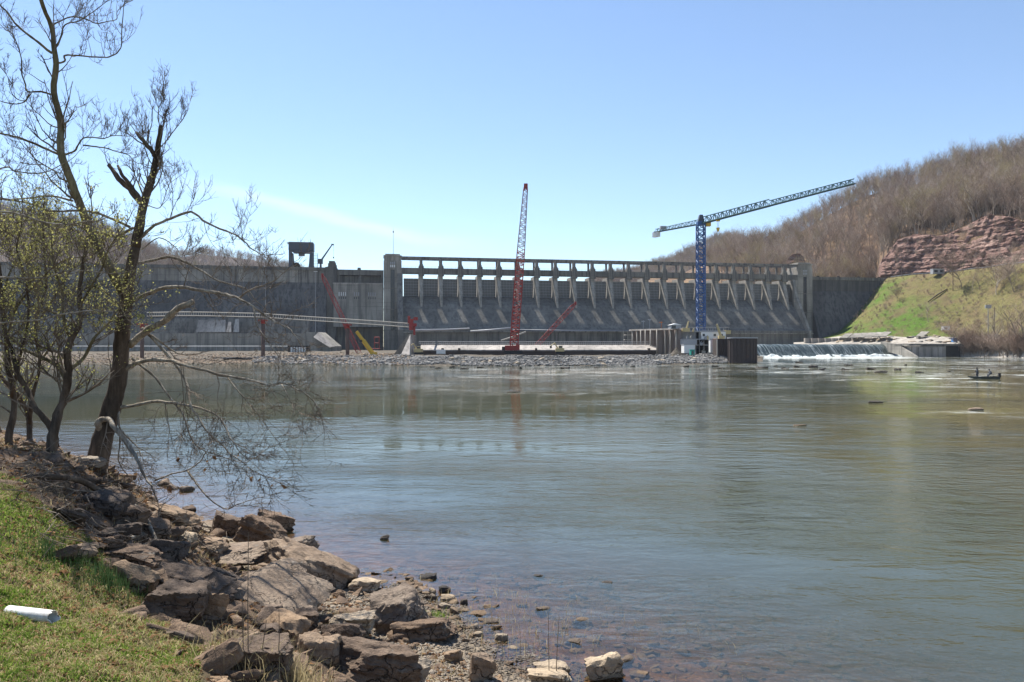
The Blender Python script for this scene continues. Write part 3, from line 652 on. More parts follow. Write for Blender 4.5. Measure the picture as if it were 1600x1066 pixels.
# gates between the piers
edges = [S0] + ps + [S1]
gp = MB().prism([(1.2, 34.1), (.4, 39.4), (.5, 44.5), (.9, 44.5), (.8, 39.4), (1.6, 34.1)], -4.3, 4.3)
g = gp.build('gate', M['gate'], dam); rb_ = MB()
for k in range(10): x = -4.2 + 8.4 * k / 9; rb_.prism([(1.17, 34.15), (.37, 39.4), (.47, 44.45), (.2, 44.45), (.1, 39.4), (.9, 34.15)], x - .09, x + .09)
for k in range(7): z = 34.5 + 1.62 * k; y = np.interp(z, [34.15, 39.4, 44.5], [1.2, .4, .5]); rb_.box(-4.28, 4.28, y - .2, y - .02, z - .1, z + .1)
rb_.build('rib_grid', M['gate_rib'], g)
gs = [(a + b) / 2 for a, b in zip(edges[:-1], edges[1:])]
parts_row(g, gs, dam)
# road bridge and crane beam
MB().box(S0, S1, -4.9, -1.4, 46.7, 49.6).build('bridge_deck', M['conc'], dam)
MB().box(S0, S1, -5.2, -4.9, 46.9, 50.1).build('parapet', M['conc_dark'], dam)
MB().box(S0, S1, -4.6, -3.0, 55.6, 56.7).build('crane_beam', M['conc'], dam); MB().box(S0, S1, 4.1, 5.5, 55.6, 56.7).build('crane_beam', M['conc'], dam)
rl = MB()
for s in np.arange(S0 + 1, S1, 2.3): rl.bar((s, -5.05, 50.1), (s, -5.05, 51.1), .035)
rl.bar((S0, -5.05, 51.1), (S1, -5.05, 51.1), .04); rl.bar((S0, -5.05, 50.6), (S1, -5.05, 50.6), .03); rl.build('railing', M['steel'], dam)
# training walls of the spillway
for s0, s1 in ((S0 - 2.5, S0 + .6), (S1 - 3.6, S1 - 2.0)):
    MB().prism([(-5.3, 2), (-5.3, 47), (-6.2, 45), (-9.5, 36), (-16.5, 25), (-22, 16.0), (-23.5, 14.2), (-23.5, 2)], s0, s1).build('training_wall', M['conc_tower'] if s0 > 0 else M['conc'], dam)
MB().box(S1 - 1.98, S1, -5.2, 2, 2, 46.6).build('tower_flank', M['conc_tower'], dam)
# left: intake block between the small tower and the tall one
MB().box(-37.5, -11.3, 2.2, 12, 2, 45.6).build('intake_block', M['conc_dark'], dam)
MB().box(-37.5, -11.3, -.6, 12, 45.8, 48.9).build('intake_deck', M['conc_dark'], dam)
for a, b in ((-37.5, -36), (-25.3, -23.8), (-12.6, -11.3)): MB().box(a, b, -.2, 2.2, 40.6, 45.8).build('intake_post', M['conc_dark'], dam)
pan = MB().box(-39.4, -11.4, -4.2, 2.2, 16, 40.4).build('intake_panel', M['conc_light'], dam)
MB().box(-39.6, -11.3, -4.5, 2.2, 40.4, 41.0).build('ledge', M['conc_new'], dam)
for c_ in (-34.5, -26, -18):
    for k in range(4 if c_ != -26 else 3):
        x = c_ + (k - 1.5) * 1.2; MB().box(x, x + .45, -4.28, -4.2, 33.6, 35.7).build('vent', M['white'] if c_ == -34.5 else M['steel'], pan)
        MB().box(x, x + .5, -4.27, -4.2, 31.8, 33.0).build('vent', M['glass_and_shade'], pan)
for x in (-28.4,): MB().box(x, x + .12, -4.3, -4.2, 16, 40.4).build('joint_strip', M['conc_new'], pan)
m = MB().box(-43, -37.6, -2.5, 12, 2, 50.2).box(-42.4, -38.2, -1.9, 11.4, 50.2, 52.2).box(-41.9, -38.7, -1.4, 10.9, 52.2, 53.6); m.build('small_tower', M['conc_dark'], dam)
MB().box(-26.0, -24.2, -.9, 4, 48.9, 50.1).build('pilaster', M['conc_dark'], dam)
# left non-overflow section: bays with joints, parapet
s = -43.1; k = 0
while s > -330:
    w = 16.0; a, b = s - w + .06, s
    pb = .12 if k % 2 else 0
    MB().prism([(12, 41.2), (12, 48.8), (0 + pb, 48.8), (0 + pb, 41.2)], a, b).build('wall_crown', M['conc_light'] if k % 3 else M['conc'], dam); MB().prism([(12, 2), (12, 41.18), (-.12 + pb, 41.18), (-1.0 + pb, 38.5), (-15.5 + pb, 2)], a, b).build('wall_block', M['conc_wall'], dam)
    MB().box(a, b, -.7, -.15, 48.1, 49.9).build('parapet', M['conc_dark'], dam); MB().box(b - .9, b, -.85, .0, 49.9, 50.25).build('parapet_cap', M['conc_dark'], dam)
    s -= w; k += 1
# right non-overflow section
s = 256.9; k = 0
while s < 345:
    w = 14.5; a, b = s, s + w - .06
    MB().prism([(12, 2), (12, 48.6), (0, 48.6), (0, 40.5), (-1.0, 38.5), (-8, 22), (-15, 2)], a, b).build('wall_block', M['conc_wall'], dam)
    MB().box(a, b, -.7, -.15, 47.6, 49.6).build('parapet', M['conc'], dam); MB().box(a + 6, a + 7.4, -.95, -.1, 49.6, 50.1).build('parapet_cap', M['dark'], dam)
    s += w; k += 1
# antenna on the left tower
an = thing('radio_mast', 'thin radio mast on the roof of the left dam tower', 'mast', L2W(-5.6, 4, TOWZ))
MB().tube([(0, 0, 0), (0, 0, 8), (0, 0, 16.8)], [.14, .1, .05], 6).build('pole', M['steel'], an); MB().box(-.25, .25, -.25, .25, 13.4, 14.4).build('antenna', M['dark'], an)
# lamp posts on the crest and tall slender pole by the left wall
def lamp(loc, h, label, group=None):
    l = thing('lamp_post', label, 'lamp post', loc, 0, group)
    MB().tube([(0, 0, 0), (0, 0, h)], [.14, .09], 6).build('pole', M['steel'], l); MB().box(-.9, .9, -.16, .16, h, h + .22).build('lamp_head', M['white'], l)
lamp(at(493, 519, 372), 30.5, 'tall pale floodlight pole before the dark dam wall right of the gantry crane')
lamp(at(415, 494, 378), 25.5, 'thin floodlight pole in front of the dam wall left of the gantry crane')
# gantry crane with small jib
gan = thing('gantry_crane', 'blue grey portal gantry crane parked on the dam crest', 'crane', L2W(-57.6, 5, 48.9), TH)
for sx in (-1, 1):
    for sy in (-1, 1): MB().prism([(sx * 6.6 - .1, 0), (sx * 6.6 - sx * 2.4, 0), (sx * 6.6 - sx * 1.7, 9.6), (sx * 6.6 - .1, 10.6)], sy * 3.5 - .7, sy * 3.5 + .7, 'y').build('leg', M['slate'], gan, bevel=.08)
MB().box(-6.8, 6.8, -4.3, 4.3, 10.6, 15.4).build('machine_house', M['slate'], gan, bevel=.15)
MB().box(-4.6, 4.6, -3.9, 3.9, 9.6, 10.6).build('girder', M['slate'], gan); MB().box(-1.5, 1.6, -1.8, 1.8, 8.0, 9.6).build('hoist', M['slate'], gan)
for sy in (-1, 1): MB().box(-6.9, 6.9, sy * 3.5 - .8, sy * 3.5 + .8, -.0, .9).build('bogie', M['slate'], gan)
MB().tube([(-2.8, -.6, 2.3), (-2.8, .6, 2.3)], 1.9, 18).build('cable_reel', M['dark'], gan)
MB().box(-8.0, -6.6, -2, 2, 15.0, 15.3).build('platform', M['steel'], gan)
lad = MB()
for z in np.arange(.8, 9, .9): lad.bar((7.0, -3, z), (9.2, -3, z), .09)
lad.bar((7.0, -3, 0), (7.0, -3, 9.2), .12); lad.bar((9.2, -3, 0), (9.2, -3, 9.2), .12); lad.build('ladder_frame', M['slate'], gan)
dk = thing('derrick', 'small dark derrick crane with raised boom beside the gantry on the dam crest', 'crane', L2W(-46.8, 3, 48.9), TH)
MB().tube([(0, 0, 0), (0, 0, 4.2)], [.7, .5], 8).build('pedestal', M['slate'], dk); MB().box(-1.6, 1.2, -1, 1, 3.4, 6.2).build('cab', M['slate'], dk, bevel=.1)
MB().tube([(0, 0, 5.0), (6.4, 0, 14.6)], [.55, .32], 6).build('boom', M['slate'], dk); MB().box(5.9, 7.4, -.3, .3, 14.2, 15.0).build('boom_tip', M['slate'], dk)
MB().bar((7.2, 0, 14.3), (7.2, 0, 7.5), .05).box(6.9, 7.5, -.2, .2, 6.7, 7.5).build('hook', M['dark'], dk)

# ------------------------------------------------------------------ lower walls at the left, footbridge
wl_ = thing('lower_wall', 'long vertical concrete retaining wall below the left dam section', 'wall', (0, 0, 0))
def xwall(parent, x0, x1, Y0, Y1, yt, zb, mat, name, thick=3, lean=0, n=1):
    for i in range(n):
        a = x0 + (x1 - x0) * i / n; b = x0 + (x1 - x0) * (i + 1) / n; Ya = Y0 + (Y1 - Y0) * i / n; Yb = Y0 + (Y1 - Y0) * (i + 1) / n
        A_, B_ = Vector((xat(a, Ya), Ya, 0)), Vector((xat(b, Yb), Yb, 0)); d = (B_ - A_); L = d.length
        zt = zat(yt, (Ya + Yb) / 2)
        o = MB().prism([(0, zb), (lean, zt), (lean + thick, zt), (lean + thick, zb)], .03, L - .03).build(name, mat, parent)
        o.location = A_; o.rotation_euler = (0, 0, math.atan2(d.y, d.x))
xwall(wl_, -200, 487, 352, 372, 521, 1.5, M['conc_light'], 'wall_panel', 3, 0, 12)
w2 = thing('battered_wall', 'sloping concrete apron wall with pale leached patches above the left retaining wall', 'wall', (0, 0, 0))
xwall(w2, -200, 480, 366, 384, 497, 5, M['conc'], 'wall_panel', 3, 5, 8)
for a, b, tp in ((306, 352, 500), (353, 361, 503), (364, 373, 499)):
    Ya = 377.5 + (a - 300) / 200 * 4; m = MB(); pA, pB = at(a, 519, Ya - 1.8), at(b, 519, Ya - 1.8); qA, qB = at(a + 4, tp, Ya + 1.8), at(b, tp, Ya + 1.8)
    m.add([pA, pB, qB, qA, pA + Vector((0, .6, 0)), pB + Vector((0, .6, 0)), qB + Vector((0, .6, 0)), qA + Vector((0, .6, 0))], [(0, 1, 2, 3), (4, 7, 6, 5), (0, 4, 5, 1), (1, 5, 6, 2), (2, 6, 7, 3), (3, 7, 4, 0)])
    m.build('leached_patch', M['conc_new'], w2)
rp = thing('shore_railing', 'low pale pipe railing along the foot of the left retaining wall', 'railing', (0, 0, 0))
m = MB(); A_, B_ = at(-100, 541, 340), at(470, 541, 352)
for k in range(60): p = A_.lerp(B_, k / 59); m.bar(p, p - Vector((0, 0, 2.2)), .06)
m.build('post', M['steel'], rp); MB().bar(A_, B_, .12).build('rail', M['white'], rp)
# ramp / wing wall at the end of the lower wall
Yw = 350
ww = thing('wing_wall', 'pale sloping concrete wing wall at the end of the left retaining wall', 'wall', (0, 0, 0))
MB().prism([(xat(478, Yw), 1.5), (xat(478, Yw), zat(519, Yw)), (xat(497, Yw), zat(519, Yw)), (xat(523, Yw), zat(541, Yw)), (xat(523, Yw), 1.5)], Yw, Yw + 14, 'y').build('wall_body', M['conc_light'], ww)
MB().add([(xat(498, Yw), Yw - .1, zat(519, Yw) + .05), (xat(523.5, Yw), Yw - .1, zat(541.5, Yw)), (xat(519, Yw) , Yw - 5, zat(543, Yw)), (xat(494, Yw), Yw - 5, zat(527, Yw))], [(0, 1, 2, 3)]).build('slope_slab', M['conc_new'], ww)
for k in range(8): x = xat(455 + k * 4, 332); MB().box(x, x + .7, 332, 332.4, 2.6, 4.6).build('post', M['steel'], rp) if k < 0 else None
sh = thing('site_gate', 'row of white barrier panels at the foot of the wing wall', 'barrier', (0, 0, 0))
for k in range(6): x = xat(454 + k * 4.2, 318); MB().box(x, x + .75, 318, 318.3, 2.4, 4.6).build('panel', M['white'], sh)
MB().box(xat(450, 319), xat(482, 319), 318.4, 322, 2.4, 5.2).build('shelter', M['dark'], sh)
# the footbridge / conveyor on rusty piles
fb = thing('access_bridge', 'narrow pale truss access bridge sloping down to the right above the gravel bar', 'bridge', (0, 0, 0))
bp = [(232, 491.5), (290, 490.5), (330, 491), (411, 493), (470, 497), (540, 501.5), (600, 505.5), (640, 508.5)]
YB = 240
pts = [at(x, y, YB) for x, y in bp]
for i in range(len(pts) - 1):
    a, b = pts[i], pts[i + 1]; m = MB()
    for dy in (-1, 1):
        for dz in (-.6, .6): m.bar(a + Vector((0, dy, dz)), b + Vector((0, dy, dz)), .13)
    n_ = int((b - a).length / .75)
    for k in range(n_):
        p = a.lerp(b, k / n_)
        m.bar(p + Vector((0, -1, -.6)), p + Vector((0, -1, .6)), .05); m.bar(p + Vector((0, 1, -.6)), p + Vector((0, 1, .6)), .05)
    m.build('truss_span', M['pipepale'], fb)
    MB().add([a + Vector((0, -.9, -.6)), b + Vector((0, -.9, -.6)), b + Vector((0, .9, -.6)), a + Vector((0, .9, -.6)), a + Vector((0, -.9, -.45)), b + Vector((0, -.9, -.45)), b + Vector((0, .9, -.45)), a + Vector((0, .9, -.45))], [(0, 1, 2, 3), (4, 7, 6, 5), (0, 4, 5, 1), (2, 6, 7, 3)]).build('walkway_plate', M['greyp'], fb)
for x, yt_, yb_, w, lab in ((411, 500, 572, .62, 'rusty vertical pile with red collar standing in the water under the access bridge'), (543, 507, 556, .62, 'rusty pile with a red collar on the gravel beside the yellow boom'), (222, 506, 572, .6, 'rusty pile with a red collar seen between the branches of the riverside tree')):
    p = at(x, yb_, YB); t_ = thing('support_pile', lab, 'pile', (p.x, YB, min(p.z, 0)), 0, 'piles carrying the access bridge')
    h = zat(yt_, YB) - min(p.z, 0)
    MB().tube([(0, 0, -2), (0, 0, h - 1.3)], w, 14).build('shaft', M['rustpile'], t_, True)
    MB().tube([(0, 0, h - 1.3), (0, 0, h - .4)], w * 1.15, 14).build('collar', M['red'], t_, True); MB().box(-1.2, 1.2, -1.3, 1.3, h - .4, h + .1).build('cap_beam', M['red'], t_)
rd = thing('bridge_winch', 'red hydraulic bracket at the right end of the access bridge', 'machine', at(645, 516, 239))
m = MB(); m.box(-1.1, .1, -1, 1, 0, 3.6).box(-.2, 1.2, -.8, .8, 1.2, 2.2).box(-1.6, -.9, -.5, .5, 2.2, 4.6).box(.2, .8, -.4, .4, -1.6, 1.2); m.build('bracket', M['red'], rd, bevel=.06)
MB().box(.3, 1.6, -.6, .6, 3.2, 4.2).build('cylinder_housing', M['red'], rd)
# concrete fins
for x0, xt, x1, yt_, Yf, lab in ((613, 641, 652, 522, 262, 'pale triangular concrete fin nearest the right end of the access bridge'),):
    f = thing('concrete_fin', lab, 'buttress', (0, 0, 0))
    MB().prism([(xat(x0, Yf), 1.5), (xat(xt - 3, Yf), zat(yt_, Yf)), (xat(xt, Yf), zat(yt_, Yf)), (xat(x1 - 6, Yf), 1.5)], Yf + 1, Yf + 14, 'y').build('left_web', M['conc_light'], f)
    MB().add([(xat(xt, Yf), Yf + .5, zat(yt_, Yf)), (xat(626, Yf - 9), Yf - 9, 1.8), (xat(640, Yf - 9), Yf - 9, 1.8), (xat(650, Yf), Yf, 1.8), (xat(644, Yf), Yf + 5, zat(yt_, Yf))], [(0, 1, 2), (0, 2, 3, 4), (0, 4, 3), (1, 0, 3)]).build('front_web', M['conc_new'], f)
# yellow boom
yb = thing('yellow_boom', 'bright yellow box boom leaning on the gravel bar beside a rusty pile', 'crane', at(582, 552, 246))
a, b = Vector((0, 0, 0)), at(557, 518, 246) - at(582, 552, 246)
d = (b - a).normalized()
MB().tube([a, a + d * 5.2], .78, 4).build('boom_base', M['yellow'], yb, bevel=.05); MB().tube([a + d * 5.2, b], .58, 4).build('boom_tip', M['yellow'], yb, bevel=.05)
MB().box(-.6, 1.4, -1.1, 1.1, -1.2, .4).build('foot_block', M['yellow'], yb)
MB().box(-4.3, -2.9, -.3, 1.0, 3.7, 4.4, .6).build('bracket', M['dark'], yb)
# ------------------------------------------------------------------ causeway, cofferdam, construction site
cw = thing('causeway', 'long pale sloping concrete causeway behind the riprap in front of the spillway', 'causeway', (0, 0, 0))
n_ = 15
for i in range(n_):
    xa, xb = 655 + 375 * i / n_, 655 + 375 * (i + 1) / n_; Y = 262
    X0, X1 = xat(xa, Y), xat(xb, Y)
    MB().prism([(Y + 8, 2), (Y + 8, 5.4), (Y + 5, 5.45), (Y, 3.7), (Y, 3.3), (Y + .5, 3.3), (Y + .5, 2)], X0 + .02, X1 - .02).build('slab', M['conc_new'], cw)
    MB().box(X0, X1, Y - .3, Y + .49, .8, 3.28).build('sheet_wall', M['rust'], cw)
m = MB()
for k in range(130): x = xat(655, 270) + (xat(1035, 270) - xat(655, 270)) * k / 129; m.bar((x, 269, 5.4), (x, 269, 6.6), .05)
m.bar((xat(655, 270), 269, 6.6), (xat(1035, 270), 269, 6.6), .07); m.bar((xat(655, 270), 269, 6.0), (xat(1035, 270), 269, 6.0), .05); m.build('guard_rail', M['steel'], cw)
for x in (690, 716, 836, 1012): MB().box(xat(x, 262), xat(x + 3, 262), 260.8, 263, 3.4, 4.3).build('bollard', M['rust'], cw)
sg = thing('site_sign', 'blank white board leaning on the dark wall under the causeway', 'sign', at(689, 553, 259)); MB().box(-1.6, 1.6, -.1, .1, 0, 1.5).build('board', M['white'], sg); MB().box(-1.5, -1.3, 0.1, .3, -.4, 1.2).build('prop', M['steel'], sg); MB().box(1.3, 1.5, 0.1, .3, -.4, 1.2).build('prop', M['steel'], sg)
# long pipes in front of the spillway toe
def pipe(label, a, b, r, mat, group='long pipes lying below the spillway'):
    a, b = Vector(a), Vector(b); o = MB().tube([a, a.lerp(b, .5) + Vector((0, 0, -.15)), b], r, 8).build('discharge_pipe', M[mat], None, True); tag(o, label, 'pipe', group); return o
pipe('dull steel pipe at the left below the spillway, right of the red bracket', at(648, 516.5, 250), at(733, 513.5, 330), .35, 'steel')
pipe('dull steel pipe behind the red crane boom below the spillway', at(735, 518, 330), at(801, 512.5, 330), .42, 'steel')
pipe('long dark blue pipe right of the red crane below the spillway', at(801, 516, 400), at(985, 518, 402), .55, 'slate')
pipe('short pale pipe slanting up behind the foot of the red crane', at(783, 532.5, 300), at(822, 518.5, 300), .32, 'pipepale')
# stilling basin wall behind the causeway
bw = thing('basin_wall', 'dark concrete basin wall between the causeway and the spillway', 'wall', (0, 0, 0))
for i in range(12):
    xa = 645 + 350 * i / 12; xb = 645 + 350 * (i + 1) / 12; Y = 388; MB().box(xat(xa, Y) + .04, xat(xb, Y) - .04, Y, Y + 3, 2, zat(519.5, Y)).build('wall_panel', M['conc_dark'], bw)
MB().box(xat(640, 387), xat(1000, 387), 386.4, 388, zat(519.5, 388), zat(517.6, 388)).build('coping', M['conc'], bw)

def crawler(name, label, base, tip, w, n, sections, group=None, body=True, rz=0):
    base, tip = Vector(base), Vector(tip); o = thing(name, label, 'crane', base, 0, group); d = tip - base
    nrm = Vector((0, -1, .1))
    for f0, f1, w0, w1, mat, r in sections:
        k = max(2, int(n * (f1 - f0))); lattice(MB(), d * f0, d * f1, w * w0, w * w1, k, r, up=nrm).build('boom_section', M[mat], o)
    MB().cbox(d * 1.004, (w * .5, w * .5, 1.6)).build('boom_head', M['red'], o)
    MB().bar(d * .99 + Vector((.5, -.6, 0)), Vector((.9, -1.5, 4.0)), .035).build('hoist_rope', M['dark'], o)
    if body:
        for sy in (-1.9, 1.9):
            m = MB(); m.prism([(-3.4, .5), (-2.8, 0), (2.8, 0), (3.4, .5), (3.0, 1.1), (-3.0, 1.1)], sy - .5, sy + .5, 'y'); m.build('crawler_track', M['dark'], o)
        MB().box(-2.9, 1.9, -1.5, 1.5, 1.2, 2.9, rz, (0, 0)).build('engine_house', M['red'], o, bevel=.08); MB().box(1.0, 2.2, -2.4, -1.0, 1.3, 3.2, rz, (0, 0)).build('cab', M['red'], o, bevel=.06)
        MB().box(-3.9, -2.9, -1.6, 1.6, 1.1, 2.5, rz, (0, 0)).build('counterweight', M['dark'], o, bevel=.06)
    return o
crawler('crawler_crane', 'tall red crawler crane with steep lattice boom reflected in the river', at(802, 553, 254), at(821.5, 292, 258), 2.7, 44,
        [(0.0, .06, .5, 1, 'red', .12), (.06, .30, 1, 1, 'red', .12), (.30, .46, 1, 1, 'red', .12), (.46, .62, 1, .95, 'red', .10), (.62, .97, .95, .55, 'redgrey', .085), (.97, 1.0, .55, .4, 'red', .1)])
crawler('crawler_crane', 'red lattice boom crane partly hidden behind the access bridge at the left', at(561, 552, 285), at(504, 431, 300), 1.6, 30, [(0, .95, 1, .9, 'red', .045), (.95, 1, .9, .4, 'red', .07)], body=False)
crawler('crawler_crane', 'red lattice boom lying low right of the tall crawler crane behind the causeway', at(838, 541, 300), at(899, 474.5, 316), 1.7, 20, [(0, .9, 1, .9, 'red', .06), (.9, 1, .9, .4, 'red', .09)], body=False)
rf = thing('red_frame', 'small red tubular frame on the gravel between the yellow boom and the concrete fin', 'frame', at(585, 545, 280))
m = MB(); m.bar((0, 0, 0), (0, 0, 4.5), .14).bar((1.8, 0, 0), (1.8, 0, 4.5), .14).bar((0, 0, 4.4), (1.8, 0, 4.4), .14).bar((0, 0, 2.2), (1.8, 0, 2.2), .12).bar((-2, 0, 0), (2.2, 0, 0), .14); m.build('tube_frame', M['red'], rf)
# excavators on the causeway
def digger(label, loc, s=1.0, flip=1):
    o = thing('excavator', label, 'excavator', loc, 0, 'small tan machines working along the causeway'); o.scale = (s, s, s)
    for sy in (-1, 1): MB().prism([(-1.8, .35), (-1.4, 0), (1.4, 0), (1.8, .35), (1.5, .75), (-1.5, .75)], sy * 1.0 - .28, sy + .28, 'y').build('track', M['dark'], o)
    MB().box(-1.9, 1.3, -1.2, 1.2, .8, 2.1).build('body', M['tan'], o, bevel=.1); MB().box(.2 * flip - .6, .2 * flip + .8, -1.1, 0, 2.1, 3.0).build('cab', M['tan'], o, bevel=.08)
    MB().box(.2 * flip - .5, .2 * flip + .7, -1.14, -1.1, 2.25, 2.85).build('window', M['glass_and_shade'], o)
    MB().tube([(.8 * flip, .3, 1.6), (2.2 * flip, .3, 4.0), (3.6 * flip, .3, 3.0)], [.28, .24, .18], 6).build('arm', M['tan'], o); MB().prism([(3.3 * flip, 3.1), (4.0 * flip, 2.9), (3.9 * flip, 2.0), (3.2 * flip, 2.1)], .0, .6, 'y').build('bucket', M['dark'], o)
digger('tan excavator at the left end of the causeway beside the concrete fin', at(655, 554, 258) , .95, -1)
digger('tan excavator halfway along the causeway right of the red cranes', at(876, 553, 258), .95, -1)
# cofferdam cells
cf = thing('cofferdam', 'row of tall pale sheet pile cells at the right end of the causeway', 'cofferdam', (0, 0, 0))
cells = [(989, 994), (996, 1001), (1002, 1009), (1009, 1016), (1017, 1026), (1027, 1039), (1040, 1047), (1048, 1056), (1057, 1065)]
for i, (a, b) in enumerate(cells):
    Y = 285 - i * 4.6; cxp = (a + b) / 2; r = (xat(b, Y) - xat(a, Y)) / 2; zt = zat(517.5 - i * .25, Y)
    m = MB(); K = 22; prof = []
    for k in range(K + 1):
        an_ = math.pi + math.pi * k / K; rr = r * (1.0 if k % 2 else .94); prof.append((xat(cxp, Y) + rr * math.cos(an_), Y + rr * .8 * math.sin(an_)))
    prof += [(prof[-1][0], Y + 4), (prof[0][0], Y + 4)]; m.prism(prof, 1.0, zt, 'z'); m.build('cell', M['cell'], cf)
    MB().tube([(xat(a - 1, Y), Y - .6, 1.0), (xat(a - 1, Y), Y - .6, zt + .3)], .24, 8).build('pile', M['pipepale'], cf, True)
MB().add([tuple(at(986, 514.8, 284)), tuple(at(1066, 512.5, 242)), tuple(at(1066, 512.5, 242) + Vector((0, 5, 0))), tuple(at(986, 514.8, 284) + Vector((0, 5, 0))), tuple(at(986, 517, 284)), tuple(at(1066, 515, 242)), tuple(at(1066, 515, 242) + Vector((0, 5, 0))), tuple(at(986, 517, 284) + Vector((0, 5, 0)))],
    [(3, 2, 1, 0), (4, 5, 6, 7), (0, 1, 5, 4), (2, 3, 7, 6), (1, 2, 6, 5), (3, 0, 4, 7)]).build('cap_beam', M['conc_new'], cf)
cf2 = thing('scaffold_stair', 'pale scaffold platforms at the left end of the sheet pile cells', 'scaffold', (0, 0, 0))
for k in range(4):
    z = 3.6 + k * 1.9; MB().box(xat(973 + k, 290), xat(988, 290), 288, 292, z, z + .25).build('platform', M['pipepale'], cf2)
for x in (974, 981, 987): MB().bar((xat(x, 288), 288, 2), (xat(x, 288), 288, 11), .1).build('upright', M['pipepale'], cf2)
# platform deck with clutter
pf = thing('work_platform', 'cluttered steel work platform around the foot of the blue tower crane', 'platform', (0, 0, 0))
Yp = 250
MB().box(xat(1064, Yp), xat(1142, Yp), Yp, Yp + 42, zat(519, Yp), zat(516.8, Yp)).build('deck', M['greyp'], pf)
MB().box(xat(1066, Yp), xat(1090, Yp), Yp + 2, Yp + 40, 1.5, zat(519.2, Yp)).build('bulkhead', M['greyp'], pf)
MB().box(xat(1090.3, Yp), xat(1138, Yp), Yp + 5, Yp + 40, 1.5, zat(519.2, Yp)).build('bulkhead', M['dark'], pf)
for yy in (531, 540): MB().box(xat(1084, Yp), xat(1118, Yp), Yp - 1, Yp + 3, zat(yy, Yp), zat(yy, Yp) + .3).build('deck', M['greyp'], pf)
for x in (1060, 1066, 1073, 1084, 1092, 1099, 1106, 1113, 1121, 1130): MB().bar((xat(x, Yp), Yp - .7, 1.8), (xat(x, Yp), Yp - .7, zat(519, Yp) + 1.2), .11).build('column', M['steel'], pf)
m = MB()
for x in range(1066, 1140, 4): m.bar((xat(x, Yp), Yp, zat(517, Yp)), (xat(x, Yp), Yp, zat(517, Yp) + 1.2), .04)
m.bar((xat(1066, Yp), Yp, zat(517, Yp) + 1.2), (xat(1140, Yp), Yp, zat(517, Yp) + 1.2), .05); m.build('guard_rail', M['steel'], pf)
def boxthing(name, label, cat, x0, x1, yt, yb, Y, dep, mat, roof=None, win=(), group=None):
    o = thing(name, label, cat, (xat((x0 + x1) / 2, Y), Y, zat(yb, Y)), 0, group); w = (x1 - x0) / FPX * Y; h = (yb - yt) / FPX * Y
    MB().box(-w / 2, w / 2, 0, dep, 0, h).build('body', M[mat], o, bevel=.05)
    if roof == 'gable': MB().prism([(-w / 2 - .3, h), (w / 2 + .3, h), (0, h + w * .17)], -.3, dep + .3, 'y').build('roof', M['white'], o)
    elif roof: MB().box(-w / 2 - .12, w / 2 + .12, -.12, dep + .12, h, h + .15).build('roof', M[roof], o)
    for a, b, c_, d_ in win: MB().box(-w / 2 + a * w, -w / 2 + b * w, -.05, 0, c_ * h, d_ * h).build('window', M['glass_and_shade'], o)
    return o
boxthing('site_trailer', 'long white site trailer on the platform right of the blue tower crane', 'trailer', 1096, 1134, 519, 530, 249, 4, 'white', 'greyp', [(.05, .14, .4, .75), (.5, .6, .4, .75), (.78, .88, .4, .75)])
boxthing('site_shed', 'small open shed with a white gable roof on top of the sheet pile cells', 'shed', 1048, 1064, 508, 514, 245, 4, 'greyp', 'gable', [(.1, .5, .1, .9)])
boxthing('storage_tank', 'white wrapped block below the platform beside the green booth', 'tank', 1069, 1086, 539, 552, 235, 4, 'white', 'greyp')
boxthing('grey_container', 'grey container above the white wrapped block', 'container', 1067, 1089, 530.5, 539, 243, 4, 'greyp', 'steel')
boxthing('portable_toilet', 'small teal green portable toilet on the riprap', 'toilet', 1079, 1085.5, 547, 555, 226, 1.4, 'greenbox', 'greenbox', [(.3, .7, .1, .8)])
boxthing('orange_crate', 'rusty orange crate stack between the work platform and the dark round cell', 'crate', 1119, 1128, 530, 542, 238, 3, 'orange', 'orange', [(.15, .45, .1, .45), (.55, .85, .5, .9)])
boxthing('yellow_crate', 'small yellow crate under the rusty orange crate stack', 'crate', 1121, 1130, 543.5, 552, 235, 2, 'yellow', 'yellow', [(.2, .8, .2, .6)])
boxthing('white_cabinet', 'narrow white upright cabinet left of the orange crates', 'cabinet', 1110, 1117, 531, 551, 240, 2, 'white', 'greyp')
boxthing('tool_container', 'tan tool container at the right end of the work platform', 'container', 1134, 1142, 517, 522, 249, 3, 'tan', 'tan')
tl = thing('drill_rig', 'tan drill mast leaning above the white site trailer', 'machine', at(1127, 528, 247)); MB().tube([(0, 0, 0), (-1.5, 0, 4.6)], [.5, .35], 4).build('mast', M['tan'], tl); MB().box(-1, 1, -.8, .8, -.3, .7).build('base', M['tan'], tl, bevel=.05)
tl = thing('drill_rig', 'small tan drill rig beside the white shed on the cells', 'machine', at(1072, 517, 248)); MB().tube([(0, 0, 0), (.8, 0, 3.2)], [.4, .25], 4).build('mast', M['tan'], tl); MB().box(-1.4, 1.1, -.8, .8, -.3, .9).build('base', M['tan'], tl, bevel=.05)
for x, yb_, h, lab in ((1005, 514, 3.0, 'thin upright pipe leftmost on the cell row'), (1015, 514, 3.6, 'thin upright pipe second on the cell row'), (1033, 513, 2.4, 'orange topped post at the middle of the cell row')):
    MBo = MB().bar((0, 0, 0), (.15, 0, h), .09).box(-.6, .5, -.1, .1, h - .5, h - .2).build('signal_post', M['orange'] if x == 1033 else M['steel']); MBo.location = at(x, yb_, 258); tag(MBo, lab, 'post')
